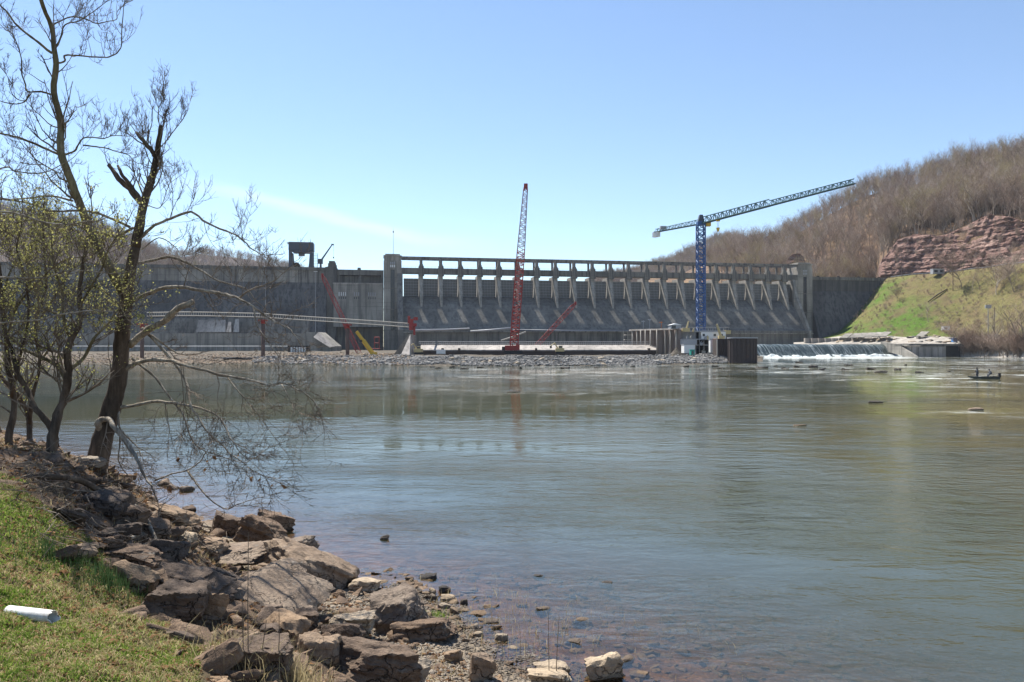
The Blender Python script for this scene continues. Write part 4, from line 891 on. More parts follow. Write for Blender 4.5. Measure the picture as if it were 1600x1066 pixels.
# small stacks of site material on the platform
for i in range(22):
    x = random.uniform(1060, 1140); Yq = random.uniform(246, 252); lv = random.choice([519, 531, 540, 551.5]); 
    if lv < 520 and 1094 < x < 1136: continue
    w, h = random.uniform(.5, 1.8), random.uniform(.4, 1.3); mt = random.choice(['greyp', 'steel', 'tan', 'pipepale', 'rustpile', 'white'])
    o = MB().box(-w / 2, w / 2, -.5, .5, 0, h).bar((-w * .4, -.3, h), (w * .4, .3, h + random.uniform(.1, .8)), .08).build('material_stack', M[mt]); o.location = (xat(x, 248), 248.6 if lv > 520 else Yq + 3, zat(lv, Yp) if lv < 550 else 2.2)
    tag(o, 'small stack of site material on the cluttered platform by the blue crane', 'stack', 'small stacks on the work platform')
# gravel heap
P, F = rock_pts(5, (1, 1, 1), 4, .3, 0, .05); rr = np.hypot(P[:, 0], P[:, 1]); P = np.stack([P[:, 0] * 3.1, P[:, 1] * 3, np.maximum(0, 1 - rr) * 3.0 - .2 + .15 * fbm(P[:, 0] * 4, P[:, 1] * 4)], 1)
hp = link('gravel_heap', mesh_np('gravel_heap', P, F, True), M['gravel']); hp.location = (xat(1057, 234), 234, 1.6); tag(hp, 'pointed grey brown gravel heap in front of the tall cells', 'heap')
# dark round cell, corrugated sheet piles, each pile a part
dc = thing('round_cell', 'dark rusty round sheet pile cell standing in the water beside the weir', 'cofferdam', at(1160, 560, 222))
def pile_ring(parent, r, h0, h1, n, a0, a1, mat):
    for k in range(n):
        t0 = a0 + (a1 - a0) * k / n; t1 = a0 + (a1 - a0) * (k + 1) / n; ri = r if k % 2 else r - .16
        p = [(math.cos(t0) * ri, math.sin(t0) * ri), (math.cos(t1) * ri, math.sin(t1) * ri), (math.cos(t1) * (r - .4), math.sin(t1) * (r - .4)), (math.cos(t0) * (r - .4), math.sin(t0) * (r - .4))]
        MB().prism(p, h0, h1, 'z').build('sheet_pile', M[mat], parent)
pile_ring(dc, 4.25, -3, zat(529, 222) - zat(560, 222), 44, 0, 2 * math.pi, 'rust')
zc_ = zat(529, 222) - zat(560, 222)
MB().tube([(0, 0, zc_), (0, 0, zc_ + .28)], 4.45, 40).build('cap_ring', M['greyp'], dc)
c2 = thing('square_cell', 'rust brown sheet pile box adjoining the left of the dark round cell', 'cofferdam', at(1131, 556, 232))
MB().box(-1.9, 1.9, 0, 6, -2, zat(529.5, 232) - zat(556, 232)).build('sheet_wall', M['rust'], c2)
for k in range(4): MB().box(-2.3 + k * 1.1, -2.0 + k * 1.1, -.25, 0, -1, zat(530, 232) - zat(556, 232)).build('sheet_pile', M['pipepale'] if k == 0 else M['rust'], c2)
# blue tower crane
BX = Vector((xat(1095, 300), 300, 0)); zj = zat(350, 300)
tcx = thing('tower_crane', 'tall blue lattice tower crane with long green grey jib over the wooded hill', 'crane', (BX.x, BX.y, 3))
lattice(MB(), (0, 0, 0), (0, 0, zj - 3 - .6), 2.9, 2.9, 26, .16, up=(0, 1, 0)).build('mast', M['blue'], tcx)
m = MB()
for sx in (-1, 1):
    for sy in (-1, 1): m.bar((sx * 1.45, sy * 1.45, 0), (sx * 1.45, sy * 1.45, zj - 3.6), .27)
for k in range(26): z = (zj - 3.6) * k / 26; m.box(-1.55, -1.1, -1.55, -1.4, z, z + .5).box(.6, 1.5, -1.55, -1.4, z, z + .4)
m.build('mast_chords', M['blue'], tcx)
MB().box(-1.6, 1.6, -1.6, 1.6, zj - 3.6, zj - 2.2).build('slewing_ring', M['blue'], tcx, bevel=.1); MB().prism([(-1.3, zj - 2.2), (1.3, zj - 2.2), (.6, zj + .6), (-.6, zj + .6)], -1, 1, 'y').build('crane_head', M['slate'], tcx)
MB().box(1.8, 3.6, -2.2, -.4, zj - 4.2, zj - 2.2).build('cab', M['yellow'], tcx, bevel=.1)
tip = Vector((xat(1335, 243), 243, zat(287.0, 243))) - tcx.location; cj = Vector((xat(1024, 323), 323, zat(363, 323))) - tcx.location; pv = Vector((0, 0, zj - 3))
j1 = pv.lerp(tip, .50)
lattice(MB(), pv + (tip - pv) * .02, j1, 1.8, 1.5, 16, .14, tri=True, h0=2.6, h1=2.4).build('jib_section', M['teal'], tcx)
lattice(MB(), j1, tip, 1.5, 1.2, 22, .115, tri=True, h0=1.9, h1=1.6).build('jib_section', M['teal'], tcx)
lattice(MB(), pv + (cj - pv) * .04, cj, 1.9, 1.9, 14, .09, tri=True, h0=1.9, h1=1.3).build('counter_jib', M['teal'], tcx)
m = MB(); m.bar(pv, tip, .22).bar(pv, cj, .25); m.build('bottom_chord', M['slate'], tcx)
MB().cbox(cj + Vector((.3, -.6, -1.1)), (1.6, 3.4, 2.2), math.atan2((cj - pv).y, (cj - pv).x) - math.pi / 2).build('counterweight', M['white'], tcx, bevel=.05)
MB().cbox(cj * .82 + pv * .18 + Vector((0, 0, 1.3)), (2.6, 2.2, 1.3)).build('winch', M['greyp'], tcx, bevel=.05)
tr_ = pv + (tip - pv) * .135
MB().cbox(tr_ + Vector((0, 0, -.5)), (1.3, 1.1, .5)).build('trolley', M['yellow'], tcx)
m = MB()
for dx in (-.35, .35): m.bar(tr_ + Vector((dx, 0, -.7)), tr_ + Vector((dx * .4, 0, -3.4)), .05)
m.build('hoist_rope', M['dark'], tcx); MB().prism([(-.7, 0), (.7, 0), (.35, -1.3), (0, -1.7), (-.35, -1.3)], -.3, .3, 'y').build('hook_block', M['yellow'], tcx).location = tr_ + Vector((0, 0, -3.3))

# ------------------------------------------------------------------ weir with falling water, abutment
wA, wB = Vector((xat(1178, 338), 338, 0)), Vector((xat(1424, 372), 372, 0)); wd = (wB - wA); wL = wd.length; wr = math.atan2(wd.y, wd.x)
def on_weir(o): o.location = (wA.x, wA.y, 0); o.rotation_euler = (0, 0, wr); return o
zc = 5.9
prof = [(22, zc - .2), (7, zc - .15), (4, zc), (2.2, zc - .35), (.8, zc - 1.1), (-.6, zc - 2.4), (-2, zc - 4.0), (-3.6, zc - 5.4), (-5.5, -.3)]
NS = 160; PP = np.zeros((NS, 34, 3)); tt = np.linspace(0, len(prof) - 1, 34)
for i in range(NS):
    s_ = wL * i / (NS - 1); PP[i, :, 0] = s_ + 3.4 * np.clip((tt - 3) / 5, 0, 1) * (i / NS)
    PP[i, :, 1] = np.interp(tt, range(len(prof)), [p[0] for p in prof]); PP[i, :, 2] = np.interp(tt, range(len(prof)), [p[1] for p in prof])
PP[..., 2] += .12 * fbm(PP[..., 0] * .8, PP[..., 1] * .12)
on_weir(tag(link('weir_water', grid_mesh('weir_water', PP), M['fall']), kind='structure'))
pool = MB().box(-40, wL + 6, 4, 95, 1, zc - .25).build('basin_pool', M['fall']); on_weir(tag(pool, kind='structure')); pool.data.materials[0] = M['water']
FM = np.zeros((260, 16, 3)); sx_ = np.linspace(-1, wL + 6, 260); ty = np.linspace(0, 1, 16)
A, B = np.meshgrid(sx_, ty, indexing='ij'); FM[..., 0] = A; FM[..., 1] = -2.0 - (4.2 + 2.6 * vnoise(A * .5, 7 + 0 * A)) * B
FM[..., 2] = -.15 + (.75 + .7 * fbm(A * .35, B * 2.2, o=4)) * np.sin(np.pi * np.clip(B * 1.02, 0, 1)) ** .8
on_weir(tag(link('weir_foam', grid_mesh('weir_foam', FM), M['foam']), kind='structure'))
tw = thing('basin_side_wall', 'pale low concrete wall between the weir pool and the rocky terrace', 'wall', (0, 0, 0))
for i in range(14): a = 1258 + 148 * i / 14; b = 1258 + 148 * (i + 1) / 14; Y = 412 - i * 1.6; MB().box(xat(a, Y) + .03, xat(b, Y) - .03, Y, Y + 2.0, 3, zat(528.5, Y)).build('wall_panel', M['conc_new'], tw)
ab = thing('weir_abutment', 'tan concrete abutment block with a dark opening at the right end of the weir', 'abutment', (0, 0, 0))
Y = 346
MB().prism([(xat(1421, Y + 22), -1), (xat(1421, Y + 22), zat(537.5, Y + 22)), (xat(1470, Y + 22), zat(537.5, Y + 22)), (xat(1470, Y + 22), -1)], Y + 8, Y + 26, 'y').build('upper_block', M['conc_new'], ab)
MB().box(xat(1424, Y), xat(1478, Y), Y, Y + 8, -1, zat(541.0, Y)).build('front_block', M['conc_light'], ab)
for k in range(5): MB().box(xat(1425 + k * 10.3, Y), xat(1433.5 + k * 10.3, Y), Y - .25, Y, -.5, zat(542.5, Y)).build('pilaster', M['conc_new'], ab)
MB().box(xat(1478.3, Y), xat(1503, Y), Y + 1.5, Y + 10, -1, zat(540, Y)).build('culvert_shade', M['glass_and_shade'], ab)  # solid dark box, its colour stands for the shade in the opening
MB().box(xat(1419, Y), xat(1505, Y), Y - .5, Y + 12, zat(540.3, Y), zat(537.4, Y)).build('roof_slab', M['conc_dark'], ab)
MB().prism([(Y + 26, 3), (Y + 26, zat(534, Y + 26)), (Y + 8, zat(539, Y + 8)), (Y - 6, .2), (Y - 6, -1)], xat(1424, Y) - 1.4, xat(1424, Y) - .1).build('wing', M['conc_light'], ab)
boxthing('blue_drum', 'small blue tank on the roof slab of the weir abutment', 'tank', 1490, 1496, 528.5, 534.5, 352, 2, 'bluebox', 'bluebox')
boxthing('pump_box', 'white pump box on the rocky terrace below the grass slope', 'box', 1474, 1484, 510, 516, 388, 2, 'white', 'greyp', [(.2, .6, .2, .7)])
# slabs and debris on the terrace
for i in range(46):
    x = random.uniform(1300, 1500); tq = random.uniform(2.1, 2.95); p = rb_s(np.array([x]), np.array([tq]))[0]
    o = rock('terrace_slab', 400 + i, (p[0], p[1], p[2] + .2), (random.uniform(1.2, 3.4), random.uniform(.8, 1.8), .45), (random.uniform(-.15, .15), random.uniform(-.15, .15), random.uniform(0, 3)), M['pale_rock'] if i % 3 else M['grey_rock'], 2, 'broken pale slab lying on the terrace between grass slope and weir', 'slab', 'broken slabs on the terrace', strata=.0)
for i, (x0_, y0_) in enumerate([(1318, 524), (1332, 523.5), (1344, 523), (1356, 522.5), (1368, 522), (1378, 521.5), (1437, 521)]):
    Yq = 405 - i * 3; a_ = at(x0_ - 6, y0_ + 5, Yq - 5); b_ = at(x0_ + 3, y0_ - 2, Yq + 6)
    m = MB(); w_ = Vector((4.2, 0, 0)); u_ = Vector((0, 0, .35)); m.add([a_, a_ + w_, b_ + w_, b_, a_ + u_, a_ + w_ + u_, b_ + w_ + u_, b_ + u_], [(0, 1, 2, 3), (4, 7, 6, 5), (0, 4, 5, 1), (1, 5, 6, 2), (2, 6, 7, 3), (3, 7, 4, 0)])
    tag(m.build('apron_slab', M['conc_light']), 'flat pale apron slab sloping on the terrace below the grass slope', 'slab', 'apron slabs in a row on the terrace')
# road furniture on the right
gr = thing('guardrail', 'long steel guardrail along the road above the grass slope', 'guardrail', (0, 0, 0))
prev = None
for x in np.arange(1392, 1760, 5.5):
    p = Vector(rb_s(np.array([x]), np.array([4.03]))[0]); MB().box(p.x - .08, p.x + .08, p.y - .08, p.y + .08, p.z - .2, p.z + .8).build('post', M['steel'], gr)
    if prev is not None:
        d_ = (p - prev); a_ = prev; m = MB(); z1, z2 = Vector((0, 0, .45)), Vector((0, 0, .85)); th = Vector((0, -.12, 0))
        m.add([a_ + z1, p + z1, p + z2, a_ + z2, a_ + z1 + th, p + z1 + th, p + z2 + th, a_ + z2 + th], [(0, 1, 2, 3), (4, 7, 6, 5), (0, 4, 5, 1), (1, 5, 6, 2), (2, 6, 7, 3), (3, 7, 4, 0)]); m.build('rail', M['steel'], gr)
    prev = p
boxthing('roadside_cabin', 'long low grey blue cabin beside the road at the top of the grass slope', 'cabin', 1458, 1476, 420.5, 428, 446, 3, 'greyp', 'white', [(.1, .4, .3, .8), (.6, .9, .3, .8)])
def upole(x, yt, yb, Y, label, head=False):
    o = thing('utility_pole', label, 'pole', at(x, yb, Y)); h = (yb - yt) / FPX * Y
    MB().tube([(0, 0, -1), (0, 0, h)], [.22, .14], 7).build('pole', M['rustpile'] if not head else M['steel'], o)
    if head: MB().box(-1.4, 1.4, -.3, .3, h - 1.8, h - .2).build('transformer', M['greyp'], o); 
    else: MB().box(-.9, .9, -.1, .1, h - .6, h - .4).build('crossarm', M['rustpile'], o)
upole(1544, 476, 520, 352, 'grey pole with transformer cans at the foot of the grass slope', True)
upole(1554, 480, 525, 350, 'thin brown pole just right of the transformer pole')
upole(1383, 410, 438, 478, 'thin pole at the roadside just right of the dam crest end'); upole(1409, 395, 433, 470, 'taller thin pole in front of the red cliff'); upole(1489, 402, 452, 425, 'dark bare pole at the top of the grass slope beside the bushy tree')

# ------------------------------------------------------------------ riprap and shore stones
r_ = np.random.default_rng(11)
def bar_pts(n, x0, x1, t0, t1, seed):
    q = np.random.default_rng(seed); return bar_s(q.uniform(x0, x1, n), q.uniform(t0, t1, n))
pts_ = bar_pts(11000, 395, 1180, 1.0, 3.15, 1); tag(rocks_stuff('riprap', pts_ + [0, 0, .1], r_.uniform(.2, .58, len(pts_)), M['grey_rock'], 2, 1, .7, True), 'grey broken riprap covering the far gravel bar', kind='stuff')
pts_ = bar_pts(6000, 60, 640, .95, 4.2, 4); tag(rocks_stuff('bar_pebbles', pts_, r_.uniform(.15, .6, len(pts_)), M['brown_rock'], 3, 1, .6, True), 'pale stones along the left shore of the gravel bar', kind='stuff')
ps_ = bar_pts(70, 430, 1180, 1.1, 2.6, 5)
for i, p in enumerate(ps_): rock('riprap_boulder', 700 + i, (p[0], p[1], p[2] + .15), (random.uniform(.7, 1.2), random.uniform(.6, 1.1), random.uniform(.45, .8)), (random.uniform(-.3, .3), random.uniform(-.3, .3), random.uniform(0, 6)), M['grey_rock'] if i % 4 else M['pale_rock'], 2, 'larger pale grey boulder on the far riprap bank', 'boulder', 'larger boulders on the far riprap bank')
for i in range(54):       # rocks at the bar's edge and in the rapids
    if i < 12: x, y = random.uniform(660, 1170), random.uniform(571, 577)
    else: x, y = random.choice([(1210, 572), (1226, 576), (1242, 574), (1273, 573), (1279, 578.5), (1327, 571), (1320, 578), (1362, 577), (1377, 582), (1400, 578), (1412, 571), (1434, 582.5), (1482, 581), (1540, 580), (1190, 575), (1247, 566.5), (885, 576), (1115, 573)]); x += random.uniform(-4, 4)
    Yr = CH / ((y - HY) / FPX); w = random.uniform(.35, 1.3)
    rock('river_rock', 800 + i, (xat(x, Yr), Yr, .02), (w, w * .6, random.uniform(.14, .42)), (random.uniform(-.1, .1), random.uniform(-.25, .25), random.uniform(-.8, .8)), M['wet_rock'], 2, 'low dark wet rock breaking the surface of the distant rapids', 'rock', 'dark rocks in the distant rapids')
for x, y, w, h, mt, lab in ((1525, 641, .8, .26, 'brown_rock', 'pale flat rock in the riffle near the right edge'), (1367, 629, .85, .16, 'wet_rock', 'dark low rock at the left end of the brown riffle'), (803, 613, .95, .13, 'wet_rock', 'dark sliver of rock below the red crane reflection'), (1250, 665, .5, .07, 'brown_rock', 'small pale rock at the start of the sparkling riffle'), (1272, 574.5, 1.0, .5, 'wet_rock', 'tallest dark rock in the rapids left of the boat'), (725, 577, 1.2, .3, 'wet_rock', 'dark rock just off the riprap bank left of the red crane')):
    Yr = CH / ((y - HY) / FPX); rock('river_rock', int(x), (xat(x, Yr), Yr, .0), (w, w * .5, h), (0, 0, .1), M[mt], 3, lab, 'rock')
# float boom and tyres
for a, b, lab in (((170, 563), (330, 567), 'pale floating boom line along the far left shore, left of the rusty pile'), ((330, 567), (548, 566.5), 'pale floating boom line along the far shore, right of the rusty pile')):
    A_, B_ = at(*a, CH / ((a[1] - HY) / FPX) * .985), at(*b, CH / ((b[1] - HY) / FPX) * .985); A_.z = B_.z = .12; m = MB()
    for k in range(60): p = A_.lerp(B_, k / 60); q = A_.lerp(B_, (k + .85) / 60); m.tube([p, q], .2, 6)
    tag(m.build('float_boom', M['rope']), lab, 'boom')
for k in range(7):
    p = Vector(bar_s(np.array([352 + k * 6.2]), np.array([2.2]))[0]); m = MB()
    m.tube([p + Vector((.75 * math.cos(q) , .75 * math.sin(q) * .9, .55 + .12 * math.sin(q + k))) for q in np.linspace(0, 2 * math.pi, 17)], .27, 8, False)
    tag(m.build('old_tyre', M['dark'], None, True), 'black tyre on the far left shore, %s in its row of seven' % ['leftmost', 'second from the left', 'third from the left', 'the middle one', 'third from the right', 'second from the right', 'rightmost'][k], 'tyre', 'row of black tyres on the far left shore')

# ------------------------------------------------------------------ fishing boat with two people
bt = thing('fishing_boat', 'dark low fishing boat with two people near the right edge of the river', 'boat', (xat(1537, 113), 113, 0), R(-7)); bt.scale = (.84, .84, .84)
st_ = [(-2.75, .05, .42, .5), (-2.2, .45, .10, .46), (-1.2, .72, -.05, .42), (0, .82, -.08, .40), (1.4, .80, -.08, .40), (2.5, .74, -.04, .44)]
V, F = [], []
for x, w, b_, t_ in st_: V += [(x, -w, t_), (x, -w * .72, b_), (x, w * .72, b_), (x, w, t_), (x, w - .06 if w > .1 else 0, t_), (x, (w - .06) * .72, b_ + .12), (x, -(w - .06) * .72, b_ + .12), (x, -w + .06 if w > .1 else 0, t_)]
for i in range(5):
    for k in range(8): F.append((i * 8 + k, i * 8 + (k + 1) % 8, (i + 1) * 8 + (k + 1) % 8, (i + 1) * 8 + k))
F += [tuple(reversed(range(8))), tuple(range(40, 48))]
MB().add(V, F).build('hull', M['hull'], bt)
MB().box(-.6, -.25, -.7, .7, .3, .38).build('bench', M['greyp'], bt); MB().box(1.0, 1.5, -.35, .35, .08, .42).build('seat', M['jacket2'], bt, bevel=.04); MB().box(-1.6, -1.1, -.3, .3, .1, .46).build('seat', M['jacket2'], bt, bevel=.04)
MB().box(2.5, 2.85, -.22, .22, .2, 1.05).tube([(2.7, 0, .3), (2.75, 0, -.5)], .09, 8).build('outboard_motor', M['dark'], bt, bevel=.06)
def person(label, base, rz, pose, jac, scale=1.0, parent=None):
    """pose: dict joint -> (x,y,z,radius), edges fixed"""
    J = ['pelvis', 'chest', 'neck', 'head', 'crown', 'kneeL', 'footL', 'toeL', 'kneeR', 'footR', 'toeR', 'shL', 'elL', 'haL', 'shR', 'elR', 'haR']
    E = [('pelvis', 'chest'), ('chest', 'neck'), ('neck', 'head'), ('head', 'crown'), ('pelvis', 'kneeL'), ('kneeL', 'footL'), ('footL', 'toeL'), ('pelvis', 'kneeR'), ('kneeR', 'footR'), ('footR', 'toeR'), ('chest', 'shL'), ('shL', 'elL'), ('elL', 'haL'), ('chest', 'shR'), ('shR', 'elR'), ('elR', 'haR')]
    me = bpy.data.meshes.new('person_body'); me.from_pydata([pose[j][:3] for j in J], [(J.index(a), J.index(b)) for a, b in E], [])
    root = thing('person', label, 'person', base, rz); o = link('body', me, M[jac], root)
    md = o.modifiers.new('skin', 'SKIN'); ly = me.skin_vertices[0] if me.skin_vertices else None
    if ly is None:
        bpy.context.view_layer.objects.active = o; bm = bmesh.new(); bm.from_mesh(me); bm.verts.layers.skin.verify(); bm.to_mesh(me); bm.free(); ly = me.skin_vertices[0]
    for i, j in enumerate(J): ly.data[i].radius = (pose[j][3], pose[j][3]); ly.data[i].use_root = (i == 0)
    sb = o.modifiers.new('subsurf', 'SUBSURF'); sb.levels = 1; sb.render_levels = 2
    h = Vector(pose['head'][:3]); P, F = ico(2)
    link('face', mesh_np('face', P * [.083, .095, .115] + np.array(h) + [0, 0, .03], F, True), M['skin'], root)
    link('cap', mesh_np('cap', P * [.10, .11, .075] + np.array(h) + [0, 0, .10], F, True), M['jacket'], root)
    MB().box(h.x - .17, h.x - .07, h.y - .07, h.y + .07, h.z + .08, h.z + .10).build('cap_brim', M['jacket'], root)
    return root
stand = dict(pelvis=(0, 0, .86, .15), chest=(-.03, 0, 1.22, .17), neck=(-.05, 0, 1.45, .06), head=(-.07, 0, 1.58, .09), crown=(-.07, 0, 1.68, .07), kneeL=(-.03, -.12, .47, .085), footL=(0, -.13, .07, .06), toeL=(-.18, -.14, .03, .045), kneeR=(-.03, .12, .47, .085), footR=(0, .13, .07, .06), toeR=(-.18, .14, .03, .045),
             shL=(-.03, -.2, 1.38, .075), elL=(-.08, -.26, 1.1, .055), haL=(-.33, -.2, 1.02, .04), shR=(-.03, .2, 1.38, .075), elR=(-.08, .26, 1.1, .055), haR=(-.33, .15, 1.05, .04))
sit = dict(pelvis=(0, 0, .46, .16), chest=(-.10, 0, .82, .17), neck=(-.18, 0, 1.03, .06), head=(-.24, 0, 1.15, .09), crown=(-.26, 0, 1.25, .07), kneeL=(-.42, -.14, .5, .085), footL=(-.45, -.15, .09, .06), toeL=(-.6, -.15, .04, .045), kneeR=(-.42, .14, .5, .085), footR=(-.45, .15, .09, .06), toeR=(-.6, .15, .04, .045),
           shL=(-.12, -.2, .96, .075), elL=(-.28, -.25, .72, .055), haL=(-.52, -.12, .72, .04), shR=(-.12, .2, .96, .075), elR=(-.28, .25, .72, .055), haR=(-.52, .1, .75, .04))
wp = lambda x, y, z: bt.matrix_basis @ Vector((x, y, z))
stand = {k: (v[0], v[1], v[2] * .95, v[3] * 1.15) for k, v in stand.items()}
bt_m = Matrix.Translation(bt.location) @ Matrix.Rotation(R(-7), 4, 'Z')
person('person in dark clothes and cap standing in the front of the boat', bt_m @ Vector((-.9, 0, .06)), R(-7), stand, 'jacket')
person('person in grey jacket sitting bent forward at the back of the boat', bt_m @ Vector((1.05, 0, .16)), R(-7), sit, 'jacket2')
# ------------------------------------------------------------------ bare winter woods on the hills
def bare_tree(seed, h=18, spread=.33, detail=1.0, lean=0):
    q = random.Random(seed); tr = MB(); tw = []
    def ribbons(a, b, w): tw.append((a, b, w))
    def br(p, d, L, r, lvl):
        pts = [p.copy()]; n = 4; cur = p.copy(); dd = d.copy()
        for i in range(n):
            dd = (dd + Vector((q.uniform(-.22, .22), q.uniform(-.22, .22), q.uniform(.0, .16)))).normalized(); cur = cur + dd * (L / n); pts.append(cur.copy())
        if lvl <= 1: tr.tube(pts, [r * (1 - .75 * i / n) for i in range(n + 1)], 4 if lvl else 5, False)
        else:
            for a, b in zip(pts[:-1:2], pts[2::2]): ribbons(a, b, r)
        if lvl < 3:
            k = int({0: 12, 1: 7, 2: 4}[lvl] * detail + .5)
            for j in range(k):
                f = q.uniform(.35, 1.0) if lvl == 0 else q.uniform(.25, 1); i = min(n - 1, int(f * n)); pp_ = pts[i].lerp(pts[i + 1], f * n - i)
                a = q.uniform(0, 6.28); out = Vector((math.cos(a), math.sin(a), 0)); nd = (dd * .55 + out * (.75 if lvl == 0 else .6) + Vector((0, 0, .35))).normalized()
                br(pp_, nd, L * {0: spread * 1.25, 1: .5, 2: .55}[lvl] * q.uniform(.7, 1.2), max(.018, r * .42), lvl + 1)
    br(Vector((0, 0, -.5)), Vector((lean, 0, 1)).normalized(), h * .93, h * .0155, 0)
    V, F = [], []
    for a, b, w in tw:
        d = (b - a); s = d.cross(Vector((q.uniform(-1, 1), q.uniform(-1, 1), .2))).normalized() * max(.026, w * .75); k = len(V)
        V += [a - s, a + s, b]; F.append((k, k + 1, k + 2))
    me1 = bpy.data.meshes.new('trunk'); me1.from_pydata(tr.v, [], tr.f); me1.materials.append(M['wood_trunk'])
    me2 = bpy.data.meshes.new('crown'); me2.from_pydata(V, [], F); me2.materials.append(M['wood_twig'])
    return me1, me2
protos = [bare_tree(100 + i, 18, .30 + .02 * (i % 4), 1.0, random.uniform(-.06, .06)) for i in range(7)]
protos[3][1].materials[0] = M['wood_olive']; protos[5][1].materials[0] = M['wood_pale']
shrubs = [bare_tree(200 + i, 9, .62, 1.55) for i in range(3)]
def place_tree(pm, loc, sc, rz, label, group=None, name='bare_tree', cat='tree'):
    t_ = thing(name, label, cat, loc, rz, group); t_.scale = (sc[0], sc[0], sc[1])
    link('trunk', pm[0], None, t_); link('crown', pm[1], None, t_)
    return t_
cand = []
q = np.random.default_rng(99)
def scatter(samp, n, x0, x1, t0, t1, hs, which, bias=1.0, keep=None):
    X = q.uniform(x0, x1, n); T = t0 + (t1 - t0) * q.uniform(0, 1, n) ** bias; P = samp(X, T)
    for i in range(n):
        if keep is not None and not keep(X[i], T[i], P[i]): continue
        cand.append((P[i], hs * q.uniform(.7, 1.2), which, X[i]))
def off_cliff(x, t, p): return not (x > 1372 and t < 2.03)
scatter(hr_s, 2000, 1110, 1760, 2.02, 4.15, 1.0, 'near', .8, off_cliff)
scatter(hr_s, 1300, 1372, 1760, 2.04, 3.0, .95, 'near', 1.0)
scatter(hr_s, 500, 1150, 1380, 1.2, 2.3, .85, 'near', 1, off_cliff)
scatter(hr_s, 330, 1130, 1750, 3.85, 4.12, 1.05, 'near', 1)
scatter(fr_s, 3200, 930, 1260, 1.0, 2.1, .9, 'far', .7)
scatter(lf_s, 2400, -250, 320, 1.0, 2.15, .9, 'left', .7)
scatter(ll_s, 2600, 60, 540, 1.0, 2.1, .85, 'distant', .7)
near = [c_ for c_ in cand if c_[2] == 'near' and 1150 < c_[3] < 1600]
near.sort(key=lambda c_: -(c_[1] / c_[0][1])); 
singles = near[:290]; sid = set(id(c_) for c_ in singles); rest = [c_ for c_ in cand if id(c_) not in sid]
for i, (p, s_, w_, x_) in enumerate(singles):
    place_tree(protos[i % 7], (p[0], p[1], p[2] - .4), (s_ * random.uniform(.95, 1.3), s_), random.uniform(0, 6.28), 'bare grey brown tree among the winter woods on the right hillside', 'bare trees on the right hillside')
# everything further off: one object, instanced by geometry nodes
def gn_scatter(name, P, S, RZ, V_, protos_mesh, label):
    me = bpy.data.meshes.new(name); me.vertices.add(len(P)); me.vertices.foreach_set('co', np.asarray(P, np.float32).ravel())
    for nm, arr, ty in (('sc', S, 'FLOAT'), ('rz', RZ, 'FLOAT')): a_ = me.attributes.new(nm, ty, 'POINT'); a_.data.foreach_set('value', np.asarray(arr, np.float32))
    a_ = me.attributes.new('var', 'INT', 'POINT'); a_.data.foreach_set('value', np.asarray(V_, np.int32))
    o = link(name, me); ng = bpy.data.node_groups.new(name, 'GeometryNodeTree'); ng.interface.new_socket('Geometry', in_out='INPUT', socket_type='NodeSocketGeometry'); ng.interface.new_socket('Geometry', in_out='OUTPUT', socket_type='NodeSocketGeometry')
    N = ng.nodes; Lk = ng.links; gi = N.new('NodeGroupInput'); go = N.new('NodeGroupOutput'); iop = N.new('GeometryNodeInstanceOnPoints')
    col_ = bpy.data.collections.new(name + '_kinds'); 
    for k, (a, b) in enumerate(protos_mesh):
        bm = bmesh.new(); bm.from_mesh(a); nf = len(bm.faces)
        if b is not None:
            bm.from_mesh(b)
            bm.faces.ensure_lookup_table()
            for f in bm.faces[nf:]: f.material_index = 1
        mm = bpy.data.meshes.new('tree_kind'); bm.to_mesh(mm); bm.free(); mm.materials.append(a.materials[0]); 
        if b is not None: mm.materials.append(b.materials[0])
        oo = bpy.data.objects.new('%s_kind_%02d' % (name, k), mm); col_.objects.link(oo)
    ci = N.new('GeometryNodeCollectionInfo'); ci.inputs['Collection'].default_value = col_; ci.inputs['Separate Children'].default_value = True; ci.inputs['Reset Children'].default_value = True
    def attr(nm, ty):
        a = N.new('GeometryNodeInputNamedAttribute'); a.data_type = ty; a.inputs['Name'].default_value = nm; return [s for s in a.outputs if s.enabled and s.name == 'Attribute'][0]
    Lk.new(gi.outputs[0], iop.inputs['Points']); Lk.new(ci.outputs[0], iop.inputs['Instance']); iop.inputs['Pick Instance'].default_value = True
    Lk.new(attr('var', 'INT'), iop.inputs['Instance Index']); cx_ = N.new('ShaderNodeCombineXYZ'); Lk.new(attr('rz', 'FLOAT'), cx_.inputs[2]); Lk.new(cx_.outputs[0], iop.inputs['Rotation'])
    cs = N.new('ShaderNodeCombineXYZ'); sa = attr('sc', 'FLOAT'); 
    for k in range(3): Lk.new(sa, cs.inputs[k])
    Lk.new(cs.outputs[0], iop.inputs['Scale']); Lk.new(iop.outputs[0], go.inputs[0])
    md = o.modifiers.new('scatter', 'NODES'); md.node_group = ng
    tag(o, label, kind='stuff'); return o
for key, nm, lab in (('near', 'hillside_wood', 'bare winter wood covering the right hillside'), ('far', 'far_wood', 'bare winter wood on the hill behind the blue crane'), ('left', 'left_wood', 'bare winter wood on the hill at the far left'), ('distant', 'distant_wood', 'bluish bare wood on the distant hill behind the left dam crest')):
    rs = [c_ for c_ in rest if c_[2] == key]
    if rs: gn_scatter(nm, [(c_[0][0], c_[0][1], c_[0][2] - .4) for c_ in rs], [c_[1] for c_ in rs], q.uniform(0, 6.28, len(rs)), q.integers(0, 7, len(rs)), protos, lab)
